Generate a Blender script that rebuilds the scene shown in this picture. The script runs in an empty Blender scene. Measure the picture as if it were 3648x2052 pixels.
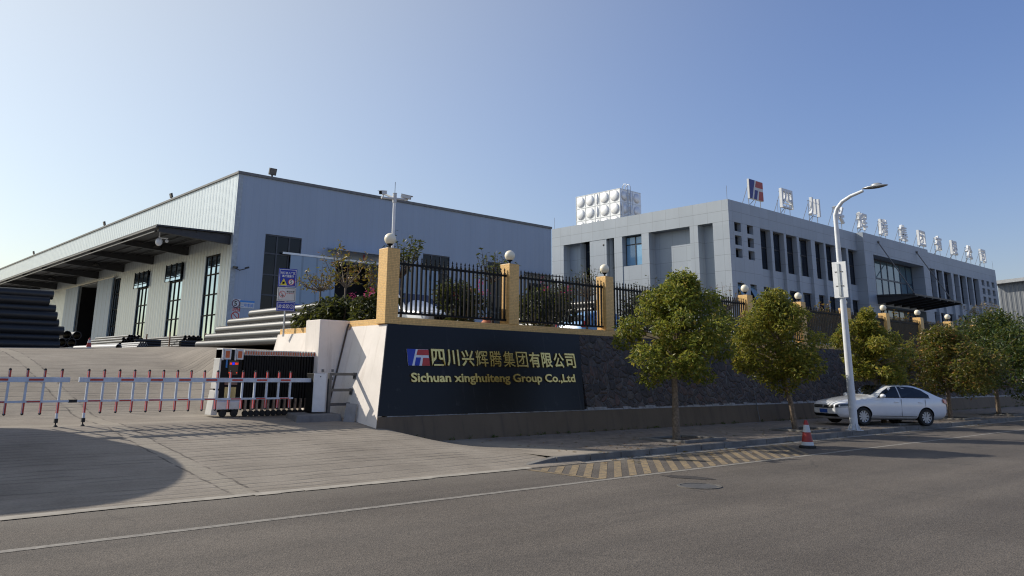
import bpy, math, random
from mathutils import Vector, Matrix
R = math.radians
sc = bpy.context.scene
COL = sc.collection

# ------------------------------------------------------------------ camera, sky, sun
F_PX, PX, PY, W_PX, H_PX = 2855.8, 1790.44, 653.78, 3648.0, 2052.0
yaw, pitch, roll = R(48.0336), R(13.3493), R(0.5582)
fw = Vector((math.cos(yaw)*math.cos(pitch), math.sin(yaw)*math.cos(pitch), math.sin(pitch)))
rt = Vector((math.sin(yaw), -math.cos(yaw), 0)); up = rt.cross(fw)
r2 = math.cos(roll)*rt + math.sin(roll)*up; u2 = -math.sin(roll)*rt + math.cos(roll)*up
cd = bpy.data.cameras.new("camera"); cam = bpy.data.objects.new("camera", cd); COL.objects.link(cam)
M = Matrix.Identity(4)
for i in range(3):
    M[i][0] = r2[i]; M[i][1] = u2[i]; M[i][2] = -fw[i]
M[2][3] = 1.75
cam.matrix_world = M
cd.sensor_fit = 'HORIZONTAL'; cd.sensor_width = 36.0; cd.lens = 36.0*F_PX/W_PX
cd.shift_x = (W_PX/2-PX)/W_PX; cd.shift_y = -(H_PX/2-PY)/W_PX
cd.clip_start = 0.1; cd.clip_end = 3000
sc.camera = cam

SUN_EL, SUN_AZ = R(34), R(27)          # sun stands behind the wall, a little to the left
sund = Vector((-math.sin(SUN_AZ)*math.cos(SUN_EL), math.cos(SUN_AZ)*math.cos(SUN_EL), math.sin(SUN_EL)))
w = bpy.data.worlds.new("World"); sc.world = w; w.use_nodes = True
wn = w.node_tree; bg = wn.nodes["Background"]
sky = wn.nodes.new("ShaderNodeTexSky"); sky.sky_type = 'NISHITA'; sky.sun_disc = False
sky.sun_elevation = SUN_EL; sky.sun_rotation = -SUN_AZ
sky.altitude = 0; sky.air_density = 1.5; sky.dust_density = 0.3; sky.ozone_density = 3.0
def vm(op, x, y):
    n = wn.nodes.new("ShaderNodeVectorMath"); n.operation = op
    for i, q in enumerate((x, y)):
        if isinstance(q, tuple): n.inputs[i].default_value = q
        else: wn.links.new(q, n.inputs[i])
    return n
SKYB = 0.12
tc_ = wn.nodes.new("ShaderNodeTexCoord")
dt = vm('DOT_PRODUCT', vm('NORMALIZE', tc_.outputs["Generated"], (0,0,0)).outputs[0], tuple(sund)).outputs["Value"]
mx_ = wn.nodes.new("ShaderNodeMath"); mx_.operation = 'MAXIMUM'; mx_.inputs[1].default_value = 0; wn.links.new(dt, mx_.inputs[0])
pw = wn.nodes.new("ShaderNodeMath"); pw.operation = 'POWER'; pw.inputs[1].default_value = 2; wn.links.new(mx_.outputs[0], pw.inputs[0])
cmb = wn.nodes.new("ShaderNodeCombineXYZ")
for i in range(3): wn.links.new(pw.outputs[0], cmb.inputs[i])
glow = vm('MULTIPLY', cmb.outputs[0], (.484/SKYB, .398/SKYB, 0.02))       # broad warm haze round the sun
hzy = vm('ADD', vm('MULTIPLY', sky.outputs[0], (.68, .69, .93)).outputs[0], glow.outputs[0])
wn.links.new(hzy.outputs[0], bg.inputs[0]); bg.inputs[1].default_value = SKYB
sl = bpy.data.lights.new("sun", 'SUN'); sl.energy = 4.0; sl.angle = R(0.5); sl.color = (1.0, 0.93, 0.82)
so = bpy.data.objects.new("sun", sl); COL.objects.link(so)
so.rotation_euler = sund.to_track_quat('Z', 'Y').to_euler()
sc.view_settings.view_transform = 'Standard'; sc.view_settings.look = 'None'
sc.view_settings.exposure = 0.2; sc.view_settings.gamma = 1.0
sc.cycles.max_bounces = 8; sc.cycles.transparent_max_bounces = 8
sc.cycles.use_denoising = True; sc.cycles.filter_width = 1.15

# ------------------------------------------------------------------ helpers
class MB:
    def __init__(s): s.v = []; s.f = []; s.m = []; s.mi = 0
    def quad(s, a, b, c, d):
        n = len(s.v); s.v += [a, b, c, d]; s.f.append((n, n+1, n+2, n+3)); s.m.append(s.mi)
    def poly(s, pts):
        n = len(s.v); s.v += list(pts); s.f.append(tuple(range(n, n+len(pts)))); s.m.append(s.mi)
    def box(s, x0, x1, y0, y1, z0, z1):
        s.hexa([(x0,y0,z0),(x1,y0,z0),(x1,y1,z0),(x0,y1,z0),(x0,y0,z1),(x1,y0,z1),(x1,y1,z1),(x0,y1,z1)])
    def hexa(s, p):
        n = len(s.v); s.v += [tuple(q) for q in p]
        for f in ((3,2,1,0),(4,5,6,7),(0,1,5,4),(1,2,6,5),(2,3,7,6),(3,0,4,7)):
            s.f.append(tuple(n+i for i in f)); s.m.append(s.mi)
    def bar(s, a, b, w, h=None, up=(0,0,1)):
        h = w if h is None else h
        a = Vector(a); b = Vector(b); d = (b-a).normalized(); u = Vector(up)
        if abs(d.dot(u)) > .98: u = Vector((0,1,0))
        sx = d.cross(u).normalized(); uz = sx.cross(d)
        p = []
        for e in (a, b):
            p.append([e-sx*w/2-uz*h/2, e+sx*w/2-uz*h/2, e+sx*w/2+uz*h/2, e-sx*w/2+uz*h/2])
        s.hexa(p[0]+p[1])
    def tube(s, pts, r, n=8, cap=True):
        pts = [Vector(p) for p in pts]; rs = r if isinstance(r, (list, tuple)) else [r]*len(pts)
        n0 = len(s.v); ref = None
        for i, p in enumerate(pts):
            d = (pts[min(i+1, len(pts)-1)]-pts[max(i-1, 0)]).normalized()
            if ref is None:
                ref = Vector((0,0,1)) if abs(d.z) < .9 else Vector((1,0,0))
            x = (ref - d*ref.dot(d)).normalized(); y = d.cross(x); ref = x
            for k in range(n):
                a = 2*math.pi*k/n; s.v.append(tuple(p + (x*math.cos(a)+y*math.sin(a))*rs[i]))
        for i in range(len(pts)-1):
            for k in range(n):
                a = n0+i*n+k; b = n0+i*n+(k+1) % n
                s.f.append((a, b, b+n, a+n)); s.m.append(s.mi)
        if cap:
            s.f.append(tuple(n0+k for k in reversed(range(n)))); s.m.append(s.mi)
            e = n0+(len(pts)-1)*n; s.f.append(tuple(e+k for k in range(n))); s.m.append(s.mi)
    def sphere(s, c, r, nu=16, nv=10, sc_=(1,1,1), vmin=-90, vmax=90):
        n0 = len(s.v)
        for j in range(nv+1):
            t = R(vmin+(vmax-vmin)*j/nv)
            for i in range(nu):
                a = 2*math.pi*i/nu
                s.v.append((c[0]+r*sc_[0]*math.cos(t)*math.cos(a), c[1]+r*sc_[1]*math.cos(t)*math.sin(a), c[2]+r*sc_[2]*math.sin(t)))
        for j in range(nv):
            for i in range(nu):
                a = n0+j*nu+i; b = n0+j*nu+(i+1) % nu
                s.f.append((a, b, b+nu, a+nu)); s.m.append(s.mi)
    def lathe(s, c, prof, n=16):
        n0 = len(s.v)
        for r, z in prof:
            for i in range(n):
                a = 2*math.pi*i/n; s.v.append((c[0]+r*math.cos(a), c[1]+r*math.sin(a), c[2]+z))
        for j in range(len(prof)-1):
            for i in range(n):
                a = n0+j*n+i; b = n0+j*n+(i+1) % n
                s.f.append((a, b, b+n, a+n)); s.m.append(s.mi)
        e = n0+(len(prof)-1)*n
        s.f.append(tuple(e+k for k in range(n))); s.m.append(s.mi)
    def prism(s, pts, off):      # planar polygon extruded by vector
        n = len(s.v); k = len(pts); off = Vector(off)
        s.v += [tuple(p) for p in pts] + [tuple(Vector(p)+off) for p in pts]
        s.f.append(tuple(n+i for i in range(k))); s.m.append(s.mi)
        s.f.append(tuple(n+k+i for i in reversed(range(k)))); s.m.append(s.mi)
        for i in range(k):
            j = (i+1) % k; s.f.append((n+i, n+k+i, n+k+j, n+j)); s.m.append(s.mi)
    def mesh(s, vs, fs, mat):    # other mesh through a Matrix
        n = len(s.v); s.v += [tuple(mat @ Vector(q)) for q in vs]
        for f in fs: s.f.append(tuple(n+i for i in f)); s.m.append(s.mi)
    def build(s, name, mats, parent=None, origin=(0,0,0), smooth=False, bevel=0, **kw):
        me = bpy.data.meshes.new(name); o = Vector(origin)
        me.from_pydata([tuple(Vector(q)-o) for q in s.v], [], s.f)
        for m in (mats if isinstance(mats, (list, tuple)) else [mats]): me.materials.append(m)
        if s.mi or any(s.m): me.polygons.foreach_set("material_index", s.m)
        if smooth:
            me.polygons.foreach_set("use_smooth", [True]*len(me.polygons))
        me.update()
        ob = bpy.data.objects.new(name, me); COL.objects.link(ob)
        if parent: ob.parent = parent
        else: ob.location = o
        if smooth and smooth != 'all':
            me.set_sharp_from_angle(angle=R(40))
        if bevel:
            b = ob.modifiers.new("bevel", 'BEVEL'); b.width = bevel; b.segments = 2; b.limit_method = 'ANGLE'
        tag(ob, **kw)
        return ob

def tag(o, label=None, cat=None, group=None, kind=None):
    if label: o["label"] = label
    if cat: o["category"] = cat
    if group: o["group"] = group
    if kind: o["kind"] = kind
    return o
def thing(name, label, cat, loc=(0,0,0), rz=0, group=None):
    e = bpy.data.objects.new(name, None); COL.objects.link(e); e.empty_display_size = .2
    e.location = loc; e.rotation_euler = (0,0,rz)
    return tag(e, label, cat, group)
def dup(root, loc, rz=0, label=None, parent=None, scale=None):
    c = root.copy(); COL.objects.link(c)
    if parent: c.parent = parent
    else:
        c.location = loc; c.rotation_euler = (0,0,rz)
        if label: c["label"] = label
        if scale: c.scale = scale
    for ch in list(root.children): dup(ch, None, parent=c)
    return c
ORD = "first second third fourth fifth sixth seventh eighth ninth tenth eleventh twelfth thirteenth fourteenth fifteenth".split()

# ------------------------------------------------------------------ materials
def newmat(name):
    m = bpy.data.materials.new(name); m.use_nodes = True; nt = m.node_tree
    return m, nt, nt.nodes["Principled BSDF"]
def N(nt, t, **kw):
    n = nt.nodes.new(t)
    for k, v in kw.items(): setattr(n, k, v)
    return n
def math_(nt, op, a, b=None, c=None):
    n = N(nt, "ShaderNodeMath", operation=op)
    for i, v in enumerate((a, b, c)):
        if v is None: continue
        if isinstance(v, (int, float)): n.inputs[i].default_value = v
        else: nt.links.new(v, n.inputs[i])
    return n.outputs[0]
def mixc(nt, fac, a, b, mode='MIX'):
    n = N(nt, "ShaderNodeMix", data_type='RGBA', blend_type=mode)
    for i, v in ((0, fac), (6, a), (7, b)):
        if isinstance(v, (int, float)): n.inputs[i].default_value = v
        elif isinstance(v, tuple): n.inputs[i].default_value = (*v[:3], 1)
        else: nt.links.new(v, n.inputs[i])
    return n.outputs[2]
def coord(nt, kind='Object'):
    return N(nt, "ShaderNodeTexCoord").outputs[kind]
def wpos(nt): return N(nt, "ShaderNodeNewGeometry").outputs["Position"]
def mapping(nt, vec, scale):
    n = N(nt, "ShaderNodeMapping"); n.inputs["Scale"].default_value = scale
    nt.links.new(vec, n.inputs[0]); return n.outputs[0]
def noise(nt, vec, scale, detail=4, rough=.55):
    n = N(nt, "ShaderNodeTexNoise"); n.inputs["Scale"].default_value = scale
    n.inputs["Detail"].default_value = detail; n.inputs["Roughness"].default_value = rough
    if vec is not None: nt.links.new(vec, n.inputs["Vector"])
    return n.outputs[0]
def ramp(nt, fac, stops):
    n = N(nt, "ShaderNodeValToRGB"); el = n.color_ramp.elements
    while len(el) < len(stops): el.new(.5)
    for e, (p, c) in zip(el, stops):
        e.position = p; e.color = (*c, 1) if len(c) == 3 else c
    nt.links.new(fac, n.inputs[0]); return n.outputs[0]
def bump(nt, h, strength, dist, b):
    n = N(nt, "ShaderNodeBump"); n.inputs["Strength"].default_value = strength; n.inputs["Distance"].default_value = dist
    nt.links.new(h, n.inputs["Height"]); nt.links.new(n.outputs[0], b.inputs["Normal"])
def maprange(nt, v, a, b, c=0, d=1):
    n = N(nt, "ShaderNodeMapRange"); nt.links.new(v, n.inputs[0])
    for i, x in enumerate((a, b, c, d)): n.inputs[1+i].default_value = x
    return n.outputs[0]
def sep(nt, v):
    n = N(nt, "ShaderNodeSeparateXYZ"); nt.links.new(v, n.inputs[0]); return n.outputs
def wall_u(nt):          # horizontal coordinate running along an upright face, whichever way it faces
    g = N(nt, "ShaderNodeNewGeometry"); p = sep(nt, g.outputs["Position"]); nn = sep(nt, g.outputs["True Normal"])
    fy = math_(nt, 'GREATER_THAN', math_(nt, 'ABSOLUTE', nn[1]), math_(nt, 'ABSOLUTE', nn[0]))
    u = math_(nt, 'ADD', math_(nt, 'MULTIPLY', p[0], fy), math_(nt, 'MULTIPLY', p[1], math_(nt, 'SUBTRACT', 1.0, fy)))
    return u, p[2], g.outputs["Position"], fy
def plain(name, col, rough=.6, metal=0, var=.15, scale=6, bmp=0, spec=.5, coat=0):
    m, nt, b = newmat(name); c = coord(nt)
    n = noise(nt, c, scale, 5)
    lo = tuple(x*(1-var) for x in col); hi = tuple(min(1, x*(1+var)) for x in col)
    nt.links.new(ramp(nt, n, [(.3, lo), (.7, hi)]), b.inputs["Base Color"])
    b.inputs["Roughness"].default_value = rough; b.inputs["Metallic"].default_value = metal
    b.inputs["Specular IOR Level"].default_value = spec
    if coat: b.inputs["Coat Weight"].default_value = coat; b.inputs["Coat Roughness"].default_value = .08
    if bmp: bump(nt, noise(nt, c, scale*6, 3), bmp, .02, b)
    return m
def glass(name, col=(.02,.025,.032), rough=.04, spec=.6):
    m, nt, b = newmat(name)
    n = noise(nt, coord(nt), .6, 2)
    nt.links.new(ramp(nt, n, [(.3, tuple(x*.7 for x in col)), (.7, tuple(x*1.3 for x in col))]), b.inputs["Base Color"])
    b.inputs["Roughness"].default_value = rough; b.inputs["Specular IOR Level"].default_value = spec
    return m
def emis(name, col, s):
    m, nt, b = newmat(name); b.inputs["Base Color"].default_value = (0,0,0,1)
    b.inputs["Emission Color"].default_value = (*col, 1); b.inputs["Emission Strength"].default_value = s
    return m
def tiles(name, col, pitch, gap, grout, var=.25):
    m, nt, b = newmat(name); u, v, p, fy = wall_u(nt)
    fu = math_(nt, 'FRACT', math_(nt, 'DIVIDE', math_(nt, 'ADD', u, 100.013), pitch)); fv = math_(nt, 'FRACT', math_(nt, 'DIVIDE', math_(nt, 'ADD', v, 100.0), pitch))
    g = math_(nt, 'MAXIMUM', math_(nt, 'LESS_THAN', fu, gap/pitch), math_(nt, 'LESS_THAN', fv, gap/pitch))
    wn_ = N(nt, "ShaderNodeTexWhiteNoise", noise_dimensions='2D'); cv = N(nt, "ShaderNodeCombineXYZ")
    nt.links.new(math_(nt, 'FLOOR', math_(nt, 'DIVIDE', math_(nt, 'ADD', u, 100.013), pitch)), cv.inputs[0])
    nt.links.new(math_(nt, 'FLOOR', math_(nt, 'DIVIDE', math_(nt, 'ADD', v, 100.0), pitch)), cv.inputs[1])
    nt.links.new(cv.outputs[0], wn_.inputs["Vector"])
    tc = ramp(nt, wn_.outputs[0], [(0, tuple(x*(1-var) for x in col)), (.5, col), (1, tuple(x*(1+var*.5) for x in col))])
    dirt = maprange(nt, noise(nt, p, 1.6, 4), .35, .75, 1, .88)
    tc = mixc(nt, 1.0, tc, N(nt, "ShaderNodeCombineXYZ").outputs[0], 'MIX') if False else tc
    mul = N(nt, "ShaderNodeMix", data_type='RGBA', blend_type='MULTIPLY'); mul.inputs[0].default_value = 1
    nt.links.new(tc, mul.inputs[6]); nt.links.new(dirt, mul.inputs[7])
    nt.links.new(mixc(nt, g, mul.outputs[2], grout), b.inputs["Base Color"])
    b.inputs["Roughness"].default_value = .45
    bump(nt, math_(nt, 'SUBTRACT', 1.0, g), .5, .004, b)
    return m

M_ = {}
def asphalt():
    m, nt, b = newmat("asphalt"); p = wpos(nt)
    base = ramp(nt, noise(nt, p, .35, 5, .6), [(.3, (.102,.088,.075)), (.7, (.135,.118,.101))])
    vo = N(nt, "ShaderNodeTexVoronoi"); vo.inputs["Scale"].default_value = 60; nt.links.new(p, vo.inputs["Vector"])
    sp = ramp(nt, sep(nt, vo.outputs["Color"])[0], [(.0, (.68,.68,.68)), (.45, (.96,.96,.96)), (1, (1.25,1.24,1.22))])
    c = mixc(nt, 1.0, base, sp, 'MULTIPLY')
    n2 = ramp(nt, noise(nt, p, 14, 6, .8), [(.35, (.90,.90,.905)), (.65, (1.09,1.085,1.08))])
    c = mixc(nt, 1.0, c, n2, 'MULTIPLY')
    n3 = ramp(nt, noise(nt, mapping(nt, p, (.06,.9,1)), 1.0, 4), [(.4, (.86,.86,.86)), (.62, (1.1,1.09,1.07))])
    c = mixc(nt, 1.0, c, n3, 'MULTIPLY')
    cr = N(nt, "ShaderNodeTexVoronoi", feature='DISTANCE_TO_EDGE'); cr.inputs["Scale"].default_value = .22
    wv = N(nt, "ShaderNodeVectorMath", operation='ADD'); nt.links.new(p, wv.inputs[0])
    nv = N(nt, "ShaderNodeTexNoise"); nv.inputs["Scale"].default_value = 1.3; nv.inputs["Detail"].default_value = 6; nt.links.new(p, nv.inputs["Vector"])
    sv = N(nt, "ShaderNodeVectorMath", operation='SCALE'); sv.inputs["Scale"].default_value = .9; nt.links.new(nv.outputs["Color"], sv.inputs[0]); nt.links.new(sv.outputs[0], wv.inputs[1])
    nt.links.new(wv.outputs[0], cr.inputs["Vector"])
    line = math_(nt, 'MULTIPLY', math_(nt, 'LESS_THAN', cr.outputs["Distance"], .006), maprange(nt, noise(nt, p, .3, 2), .5, .62, 0, .5))
    st_ = maprange(nt, noise(nt, mapping(nt, p, (.5,.8,1)), 1.0, 5, .7), .60, .70, 0, .35)      # dark oil and tyre stains
    c = mixc(nt, st_, c, (.062,.055,.048))
    gy = math_(nt, 'ADD', sep(nt, p)[1], math_(nt, 'MULTIPLY', noise(nt, p, 1.5, 5, .7), 1.6))
    c = mixc(nt, maprange(nt, gy, 11.3, 12.3, 0, .55), c, (.17,.15,.125))                     # pale grit along the edge
    nt.links.new(mixc(nt, line, c, (.055,.05,.045)), b.inputs["Base Color"])
    b.inputs["Roughness"].default_value = .85; b.inputs["Specular IOR Level"].default_value = .3
    bump(nt, vo.outputs["Distance"], .5, .012, b)
    return m
def concrete_ramp():
    m, nt, b = newmat("grooved_concrete"); p = wpos(nt); s = sep(nt, p)
    base = ramp(nt, noise(nt, p, .5, 6, .65), [(.28, (.20,.173,.143)), (.5, (.265,.232,.192)), (.75, (.335,.295,.245))])
    pat = ramp(nt, noise(nt, mapping(nt, p, (.35, 1.6, 1)), 1.2, 6, .7), [(.35, (.9,.895,.89)), (.65, (1.08,1.075,1.07))])
    c = mixc(nt, 1.0, base, pat, 'MULTIPLY')
    wob = math_(nt, 'MULTIPLY', math_(nt, 'SUBTRACT', noise(nt, mapping(nt, p, (.5,.5,.5)), 1.0, 3), .5), .35)
    yy = math_(nt, 'DIVIDE', math_(nt, 'ADD', s[1], wob), .225)
    fr = math_(nt, 'ABSOLUTE', math_(nt, 'SUBTRACT', math_(nt, 'FRACT', yy), .5))
    g = maprange(nt, fr, .07, .17, 1, 0)
    pn = N(nt, "ShaderNodeTexNoise"); pn.inputs["Scale"].default_value = 1.0; pn.inputs["Detail"].default_value = 5
    nt.links.new(mapping(nt, p, (.55, 4.0, 1)), pn.inputs["Vector"])
    patch = maprange(nt, pn.outputs[0], .42, .60, .05, 1)
    zone = maprange(nt, s[1], 10.5, 12.2, .0, 1)
    g2 = math_(nt, 'MULTIPLY', math_(nt, 'MULTIPLY', g, patch), zone)
    c = mixc(nt, math_(nt, 'MULTIPLY', g2, .30), c, (.075,.065,.053))
    # poured slab joints: a light trowelled strip and a dark seam
    jx = math_(nt, 'ABSOLUTE', math_(nt, 'SUBTRACT', s[0], math_(nt, 'ADD', 5.55, math_(nt, 'MULTIPLY', math_(nt, 'SUBTRACT', noise(nt, p, 2.2, 4), .5), .12))))
    jy = math_(nt, 'ABSOLUTE', math_(nt, 'SUBTRACT', s[1], math_(nt, 'ADD', 18.25, math_(nt, 'MULTIPLY', math_(nt, 'SUBTRACT', noise(nt, p, 1.2, 4), .5), .2))))
    c = mixc(nt, maprange(nt, jx, .12, .2, .65, 0), c, (.30,.265,.215))
    c = mixc(nt, maprange(nt, jy, .16, .25, .55, 0), c, (.32,.285,.235))
    seam = math_(nt, 'MULTIPLY', math_(nt, 'LESS_THAN', math_(nt, 'ABSOLUTE', math_(nt, 'SUBTRACT', jx, .2)), .022), maprange(nt, noise(nt, p, 3, 4), .42, .55, 0, .7))
    c = mixc(nt, seam, c, (.07,.06,.05))
    st = ramp(nt, noise(nt, p, 25, 4, .7), [(.3, (.86,.86,.86)), (.7, (1.12,1.12,1.12))])
    c = mixc(nt, 1.0, c, st, 'MULTIPLY')
    nt.links.new(c, b.inputs["Base Color"]); b.inputs["Roughness"].default_value = .9; b.inputs["Specular IOR Level"].default_value = .25
    h = math_(nt, 'SUBTRACT', math_(nt, 'MULTIPLY', noise(nt, p, 8, 6, .7), .5), math_(nt, 'MULTIPLY', g2, .8))
    bump(nt, h, .7, .02, b)
    return m
def pavers():
    m, nt, b = newmat("sidewalk_pavers"); p = wpos(nt)
    br = N(nt, "ShaderNodeTexBrick"); br.inputs["Scale"].default_value = 1.0
    br.inputs["Brick Width"].default_value = .3; br.inputs["Row Height"].default_value = .15; br.inputs["Mortar Size"].default_value = .008
    br.inputs["Color1"].default_value = (.20,.165,.135,1); br.inputs["Color2"].default_value = (.27,.225,.185,1); br.inputs["Mortar"].default_value = (.11,.095,.08,1)
    nt.links.new(p, br.inputs["Vector"])
    s = sep(nt, p)
    apron = maprange(nt, math_(nt, 'ADD', s[0], math_(nt, 'MULTIPLY', noise(nt, p, .8, 3), .8)), 14.0, 14.5, 1, 0)
    c = mixc(nt, apron, br.outputs[0], (.28,.245,.20))
    c = mixc(nt, 1.0, c, ramp(nt, noise(nt, p, 1.1, 6, .65), [(.3, (.78,.77,.75)), (.7, (1.15,1.13,1.1))]), 'MULTIPLY')
    c = mixc(nt, 1.0, c, ramp(nt, noise(nt, p, 30, 3), [(.3, (.88,.88,.88)), (.7, (1.1,1.1,1.1))]), 'MULTIPLY')
    nt.links.new(c, b.inputs["Base Color"]); b.inputs["Roughness"].default_value = .9
    bump(nt, br.outputs["Fac"], -.3, .01, b)
    return m
def rubble():
    m, nt, b = newmat("rubble_stone"); p = wpos(nt)
    nv = N(nt, "ShaderNodeTexNoise"); nv.inputs["Scale"].default_value = 2.2; nt.links.new(p, nv.inputs["Vector"])
    sv = N(nt, "ShaderNodeVectorMath", operation='SCALE'); sv.inputs["Scale"].default_value = .3; nt.links.new(nv.outputs["Color"], sv.inputs[0])
    av = N(nt, "ShaderNodeVectorMath", operation='ADD'); nt.links.new(p, av.inputs[0]); nt.links.new(sv.outputs[0], av.inputs[1])
    mp = mapping(nt, av.outputs[0], (1, .15, 1.15))
    e = N(nt, "ShaderNodeTexVoronoi", feature='DISTANCE_TO_EDGE'); e.inputs["Scale"].default_value = 3.6; nt.links.new(mp, e.inputs["Vector"])
    f = N(nt, "ShaderNodeTexVoronoi"); f.inputs["Scale"].default_value = 3.6; nt.links.new(mp, f.inputs["Vector"])
    cs = ramp(nt, sep(nt, f.outputs["Color"])[1], [(0, (.06,.052,.047)), (.35, (.10,.075,.064)), (.6, (.085,.074,.066)), (.8, (.135,.085,.068)), (1, (.12,.10,.082))])
    cs = mixc(nt, 1.0, cs, ramp(nt, noise(nt, p, 9, 5), [(.3, (.7,.7,.7)), (.7, (1.2,1.2,1.2))]), 'MULTIPLY')
    mort = maprange(nt, math_(nt, 'ADD', e.outputs["Distance"], math_(nt, 'MULTIPLY', noise(nt, p, 6, 3), .03)), .035, .06, 1, 0)
    nt.links.new(mixc(nt, mort, cs, ramp(nt, noise(nt, p, 2.5, 3), [(.35, (.075,.07,.065)), (.7, (.20,.19,.175))])), b.inputs["Base Color"])
    b.inputs["Roughness"].default_value = .85
    bump(nt, math_(nt, 'SUBTRACT', maprange(nt, e.outputs["Distance"], 0, .2), math_(nt, 'MULTIPLY', mort, .4)), .9, .05, b)
    return m
def stained(name, col, streak, amt=.6, sx=3.0, rough=.8, lo=.5, hi=.72):
    m, nt, b = newmat(name); u, v, p, fy = wall_u(nt)
    cv = N(nt, "ShaderNodeCombineXYZ"); nt.links.new(math_(nt, 'MULTIPLY', u, sx), cv.inputs[0]); nt.links.new(math_(nt, 'MULTIPLY', v, .25), cv.inputs[2])
    st = maprange(nt, noise(nt, cv.outputs[0], 1.6, 6, .7), lo, hi, 0, amt)
    c = mixc(nt, st, col, streak)
    c = mixc(nt, 1.0, c, ramp(nt, noise(nt, p, 1.3, 5), [(.3, (.9,.89,.87)), (.7, (1.06,1.05,1.04))]), 'MULTIPLY')
    blot = maprange(nt, noise(nt, p, 3.5, 6, .7), .62, .75, 0, .35)
    c = mixc(nt, blot, c, streak)
    nt.links.new(c, b.inputs["Base Color"]); b.inputs["Roughness"].default_value = rough
    bump(nt, noise(nt, p, 22, 3), .15, .01, b)
    return m
def cladding(name, col, pitch, depth, var=.06, metal=.0, rough=.45, seam=.45):
    sa = seam
    m, nt, b = newmat(name); u, v, p, fy = wall_u(nt)
    fr = math_(nt, 'FRACT', math_(nt, 'DIVIDE', math_(nt, 'ADD', u, 50.0), pitch))
    rib = maprange(nt, math_(nt, 'ABSOLUTE', math_(nt, 'SUBTRACT', fr, .5)), .22, .34, 0, 1)
    c = mixc(nt, 1.0, (*col,), ramp(nt, noise(nt, mapping(nt, p, (1.1,1.1,.10)), 1.0, 5), [(.3, (1-var,)*3), (.7, (1+var,)*3)]), 'MULTIPLY')
    seam = math_(nt, 'LESS_THAN', fr, .14)
    c = mixc(nt, math_(nt, 'MULTIPLY', seam, sa), c, tuple(x*.45 for x in col))
    nt.links.new(c, b.inputs["Base Color"]); b.inputs["Roughness"].default_value = rough; b.inputs["Metallic"].default_value = metal
    bump(nt, rib, .8, depth, b)
    return m
def office_panel():
    m, nt, b = newmat("office_panel"); u, v, p, fy = wall_u(nt)
    fu = math_(nt, 'FRACT', math_(nt, 'DIVIDE', math_(nt, 'ADD', u, 100.3), 1.2))
    ln = math_(nt, 'LESS_THAN', fu, .012)
    # the band above 12.2 m has its own wider panels
    for z in (12.95, 12.2, 10.96, 9.87, 8.765, 7.66, 6.55, 5.44):
        ln = math_(nt, 'MAXIMUM', ln, math_(nt, 'LESS_THAN', math_(nt, 'ABSOLUTE', math_(nt, 'SUBTRACT', v, z)), .011))
    wn_ = N(nt, "ShaderNodeTexWhiteNoise", noise_dimensions='2D'); cv = N(nt, "ShaderNodeCombineXYZ")
    nt.links.new(math_(nt, 'FLOOR', math_(nt, 'DIVIDE', math_(nt, 'ADD', u, 100.3), 1.2)), cv.inputs[0])
    nt.links.new(math_(nt, 'FLOOR', math_(nt, 'DIVIDE', math_(nt, 'ADD', v, .12), 1.1)), cv.inputs[1]); nt.links.new(cv.outputs[0], wn_.inputs["Vector"])
    c = ramp(nt, wn_.outputs[0], [(0, (.34,.385,.43)), (1, (.37,.415,.462))])
    c = mixc(nt, 1.0, c, ramp(nt, noise(nt, mapping(nt, p, (1.2,1.2,.3)), 1, 5), [(.3, (.95,.95,.95)), (.7, (1.04,1.04,1.04))]), 'MULTIPLY')
    nt.links.new(mixc(nt, math_(nt, 'MULTIPLY', ln, .75), c, (.13,.14,.15)), b.inputs["Base Color"])
    b.inputs["Roughness"].default_value = .55
    return m
def leaf(name, stops, trans=.35, tcol=(.35,.38,.05)):
    m, nt, b = newmat(name); g = N(nt, "ShaderNodeNewGeometry")
    c = ramp(nt, g.outputs["Random Per Island"], stops)
    pn = ramp(nt, noise(nt, coord(nt), 1.3, 2), [(.35, (.75,.8,.7)), (.65, (1.2,1.12,1.05))])
    c = mixc(nt, 1.0, c, pn, 'MULTIPLY')
    nt.links.new(c, b.inputs["Base Color"]); b.inputs["Roughness"].default_value = .45; b.inputs["Specular IOR Level"].default_value = .35
    t = N(nt, "ShaderNodeBsdfTranslucent"); nt.links.new(mixc(nt, .5, c, tcol), t.inputs[0])
    mx = N(nt, "ShaderNodeMixShader"); mx.inputs[0].default_value = trans
    nt.links.new(b.outputs[0], mx.inputs[1]); nt.links.new(t.outputs[0], mx.inputs[2])
    nt.links.new(mx.outputs[0], nt.nodes["Material Output"].inputs[0])
    return m
def worn_paint(name, col, under=(.13,.115,.10), lo=.4, hi=.62):
    m, nt, b = newmat(name); p = wpos(nt)
    n = noise(nt, p, 7, 8, .75)
    wear = math_(nt, 'MULTIPLY', maprange(nt, n, lo, hi, 0, 1), 1.0)
    c = mixc(nt, wear, tuple(x*.92 for x in col), under)
    c = mixc(nt, 1.0, c, ramp(nt, noise(nt, p, 40, 3), [(.3, (.8,.8,.8)), (.7, (1.15,1.15,1.15))]), 'MULTIPLY')
    nt.links.new(c, b.inputs["Base Color"]); b.inputs["Roughness"].default_value = .8
    return m

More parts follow.
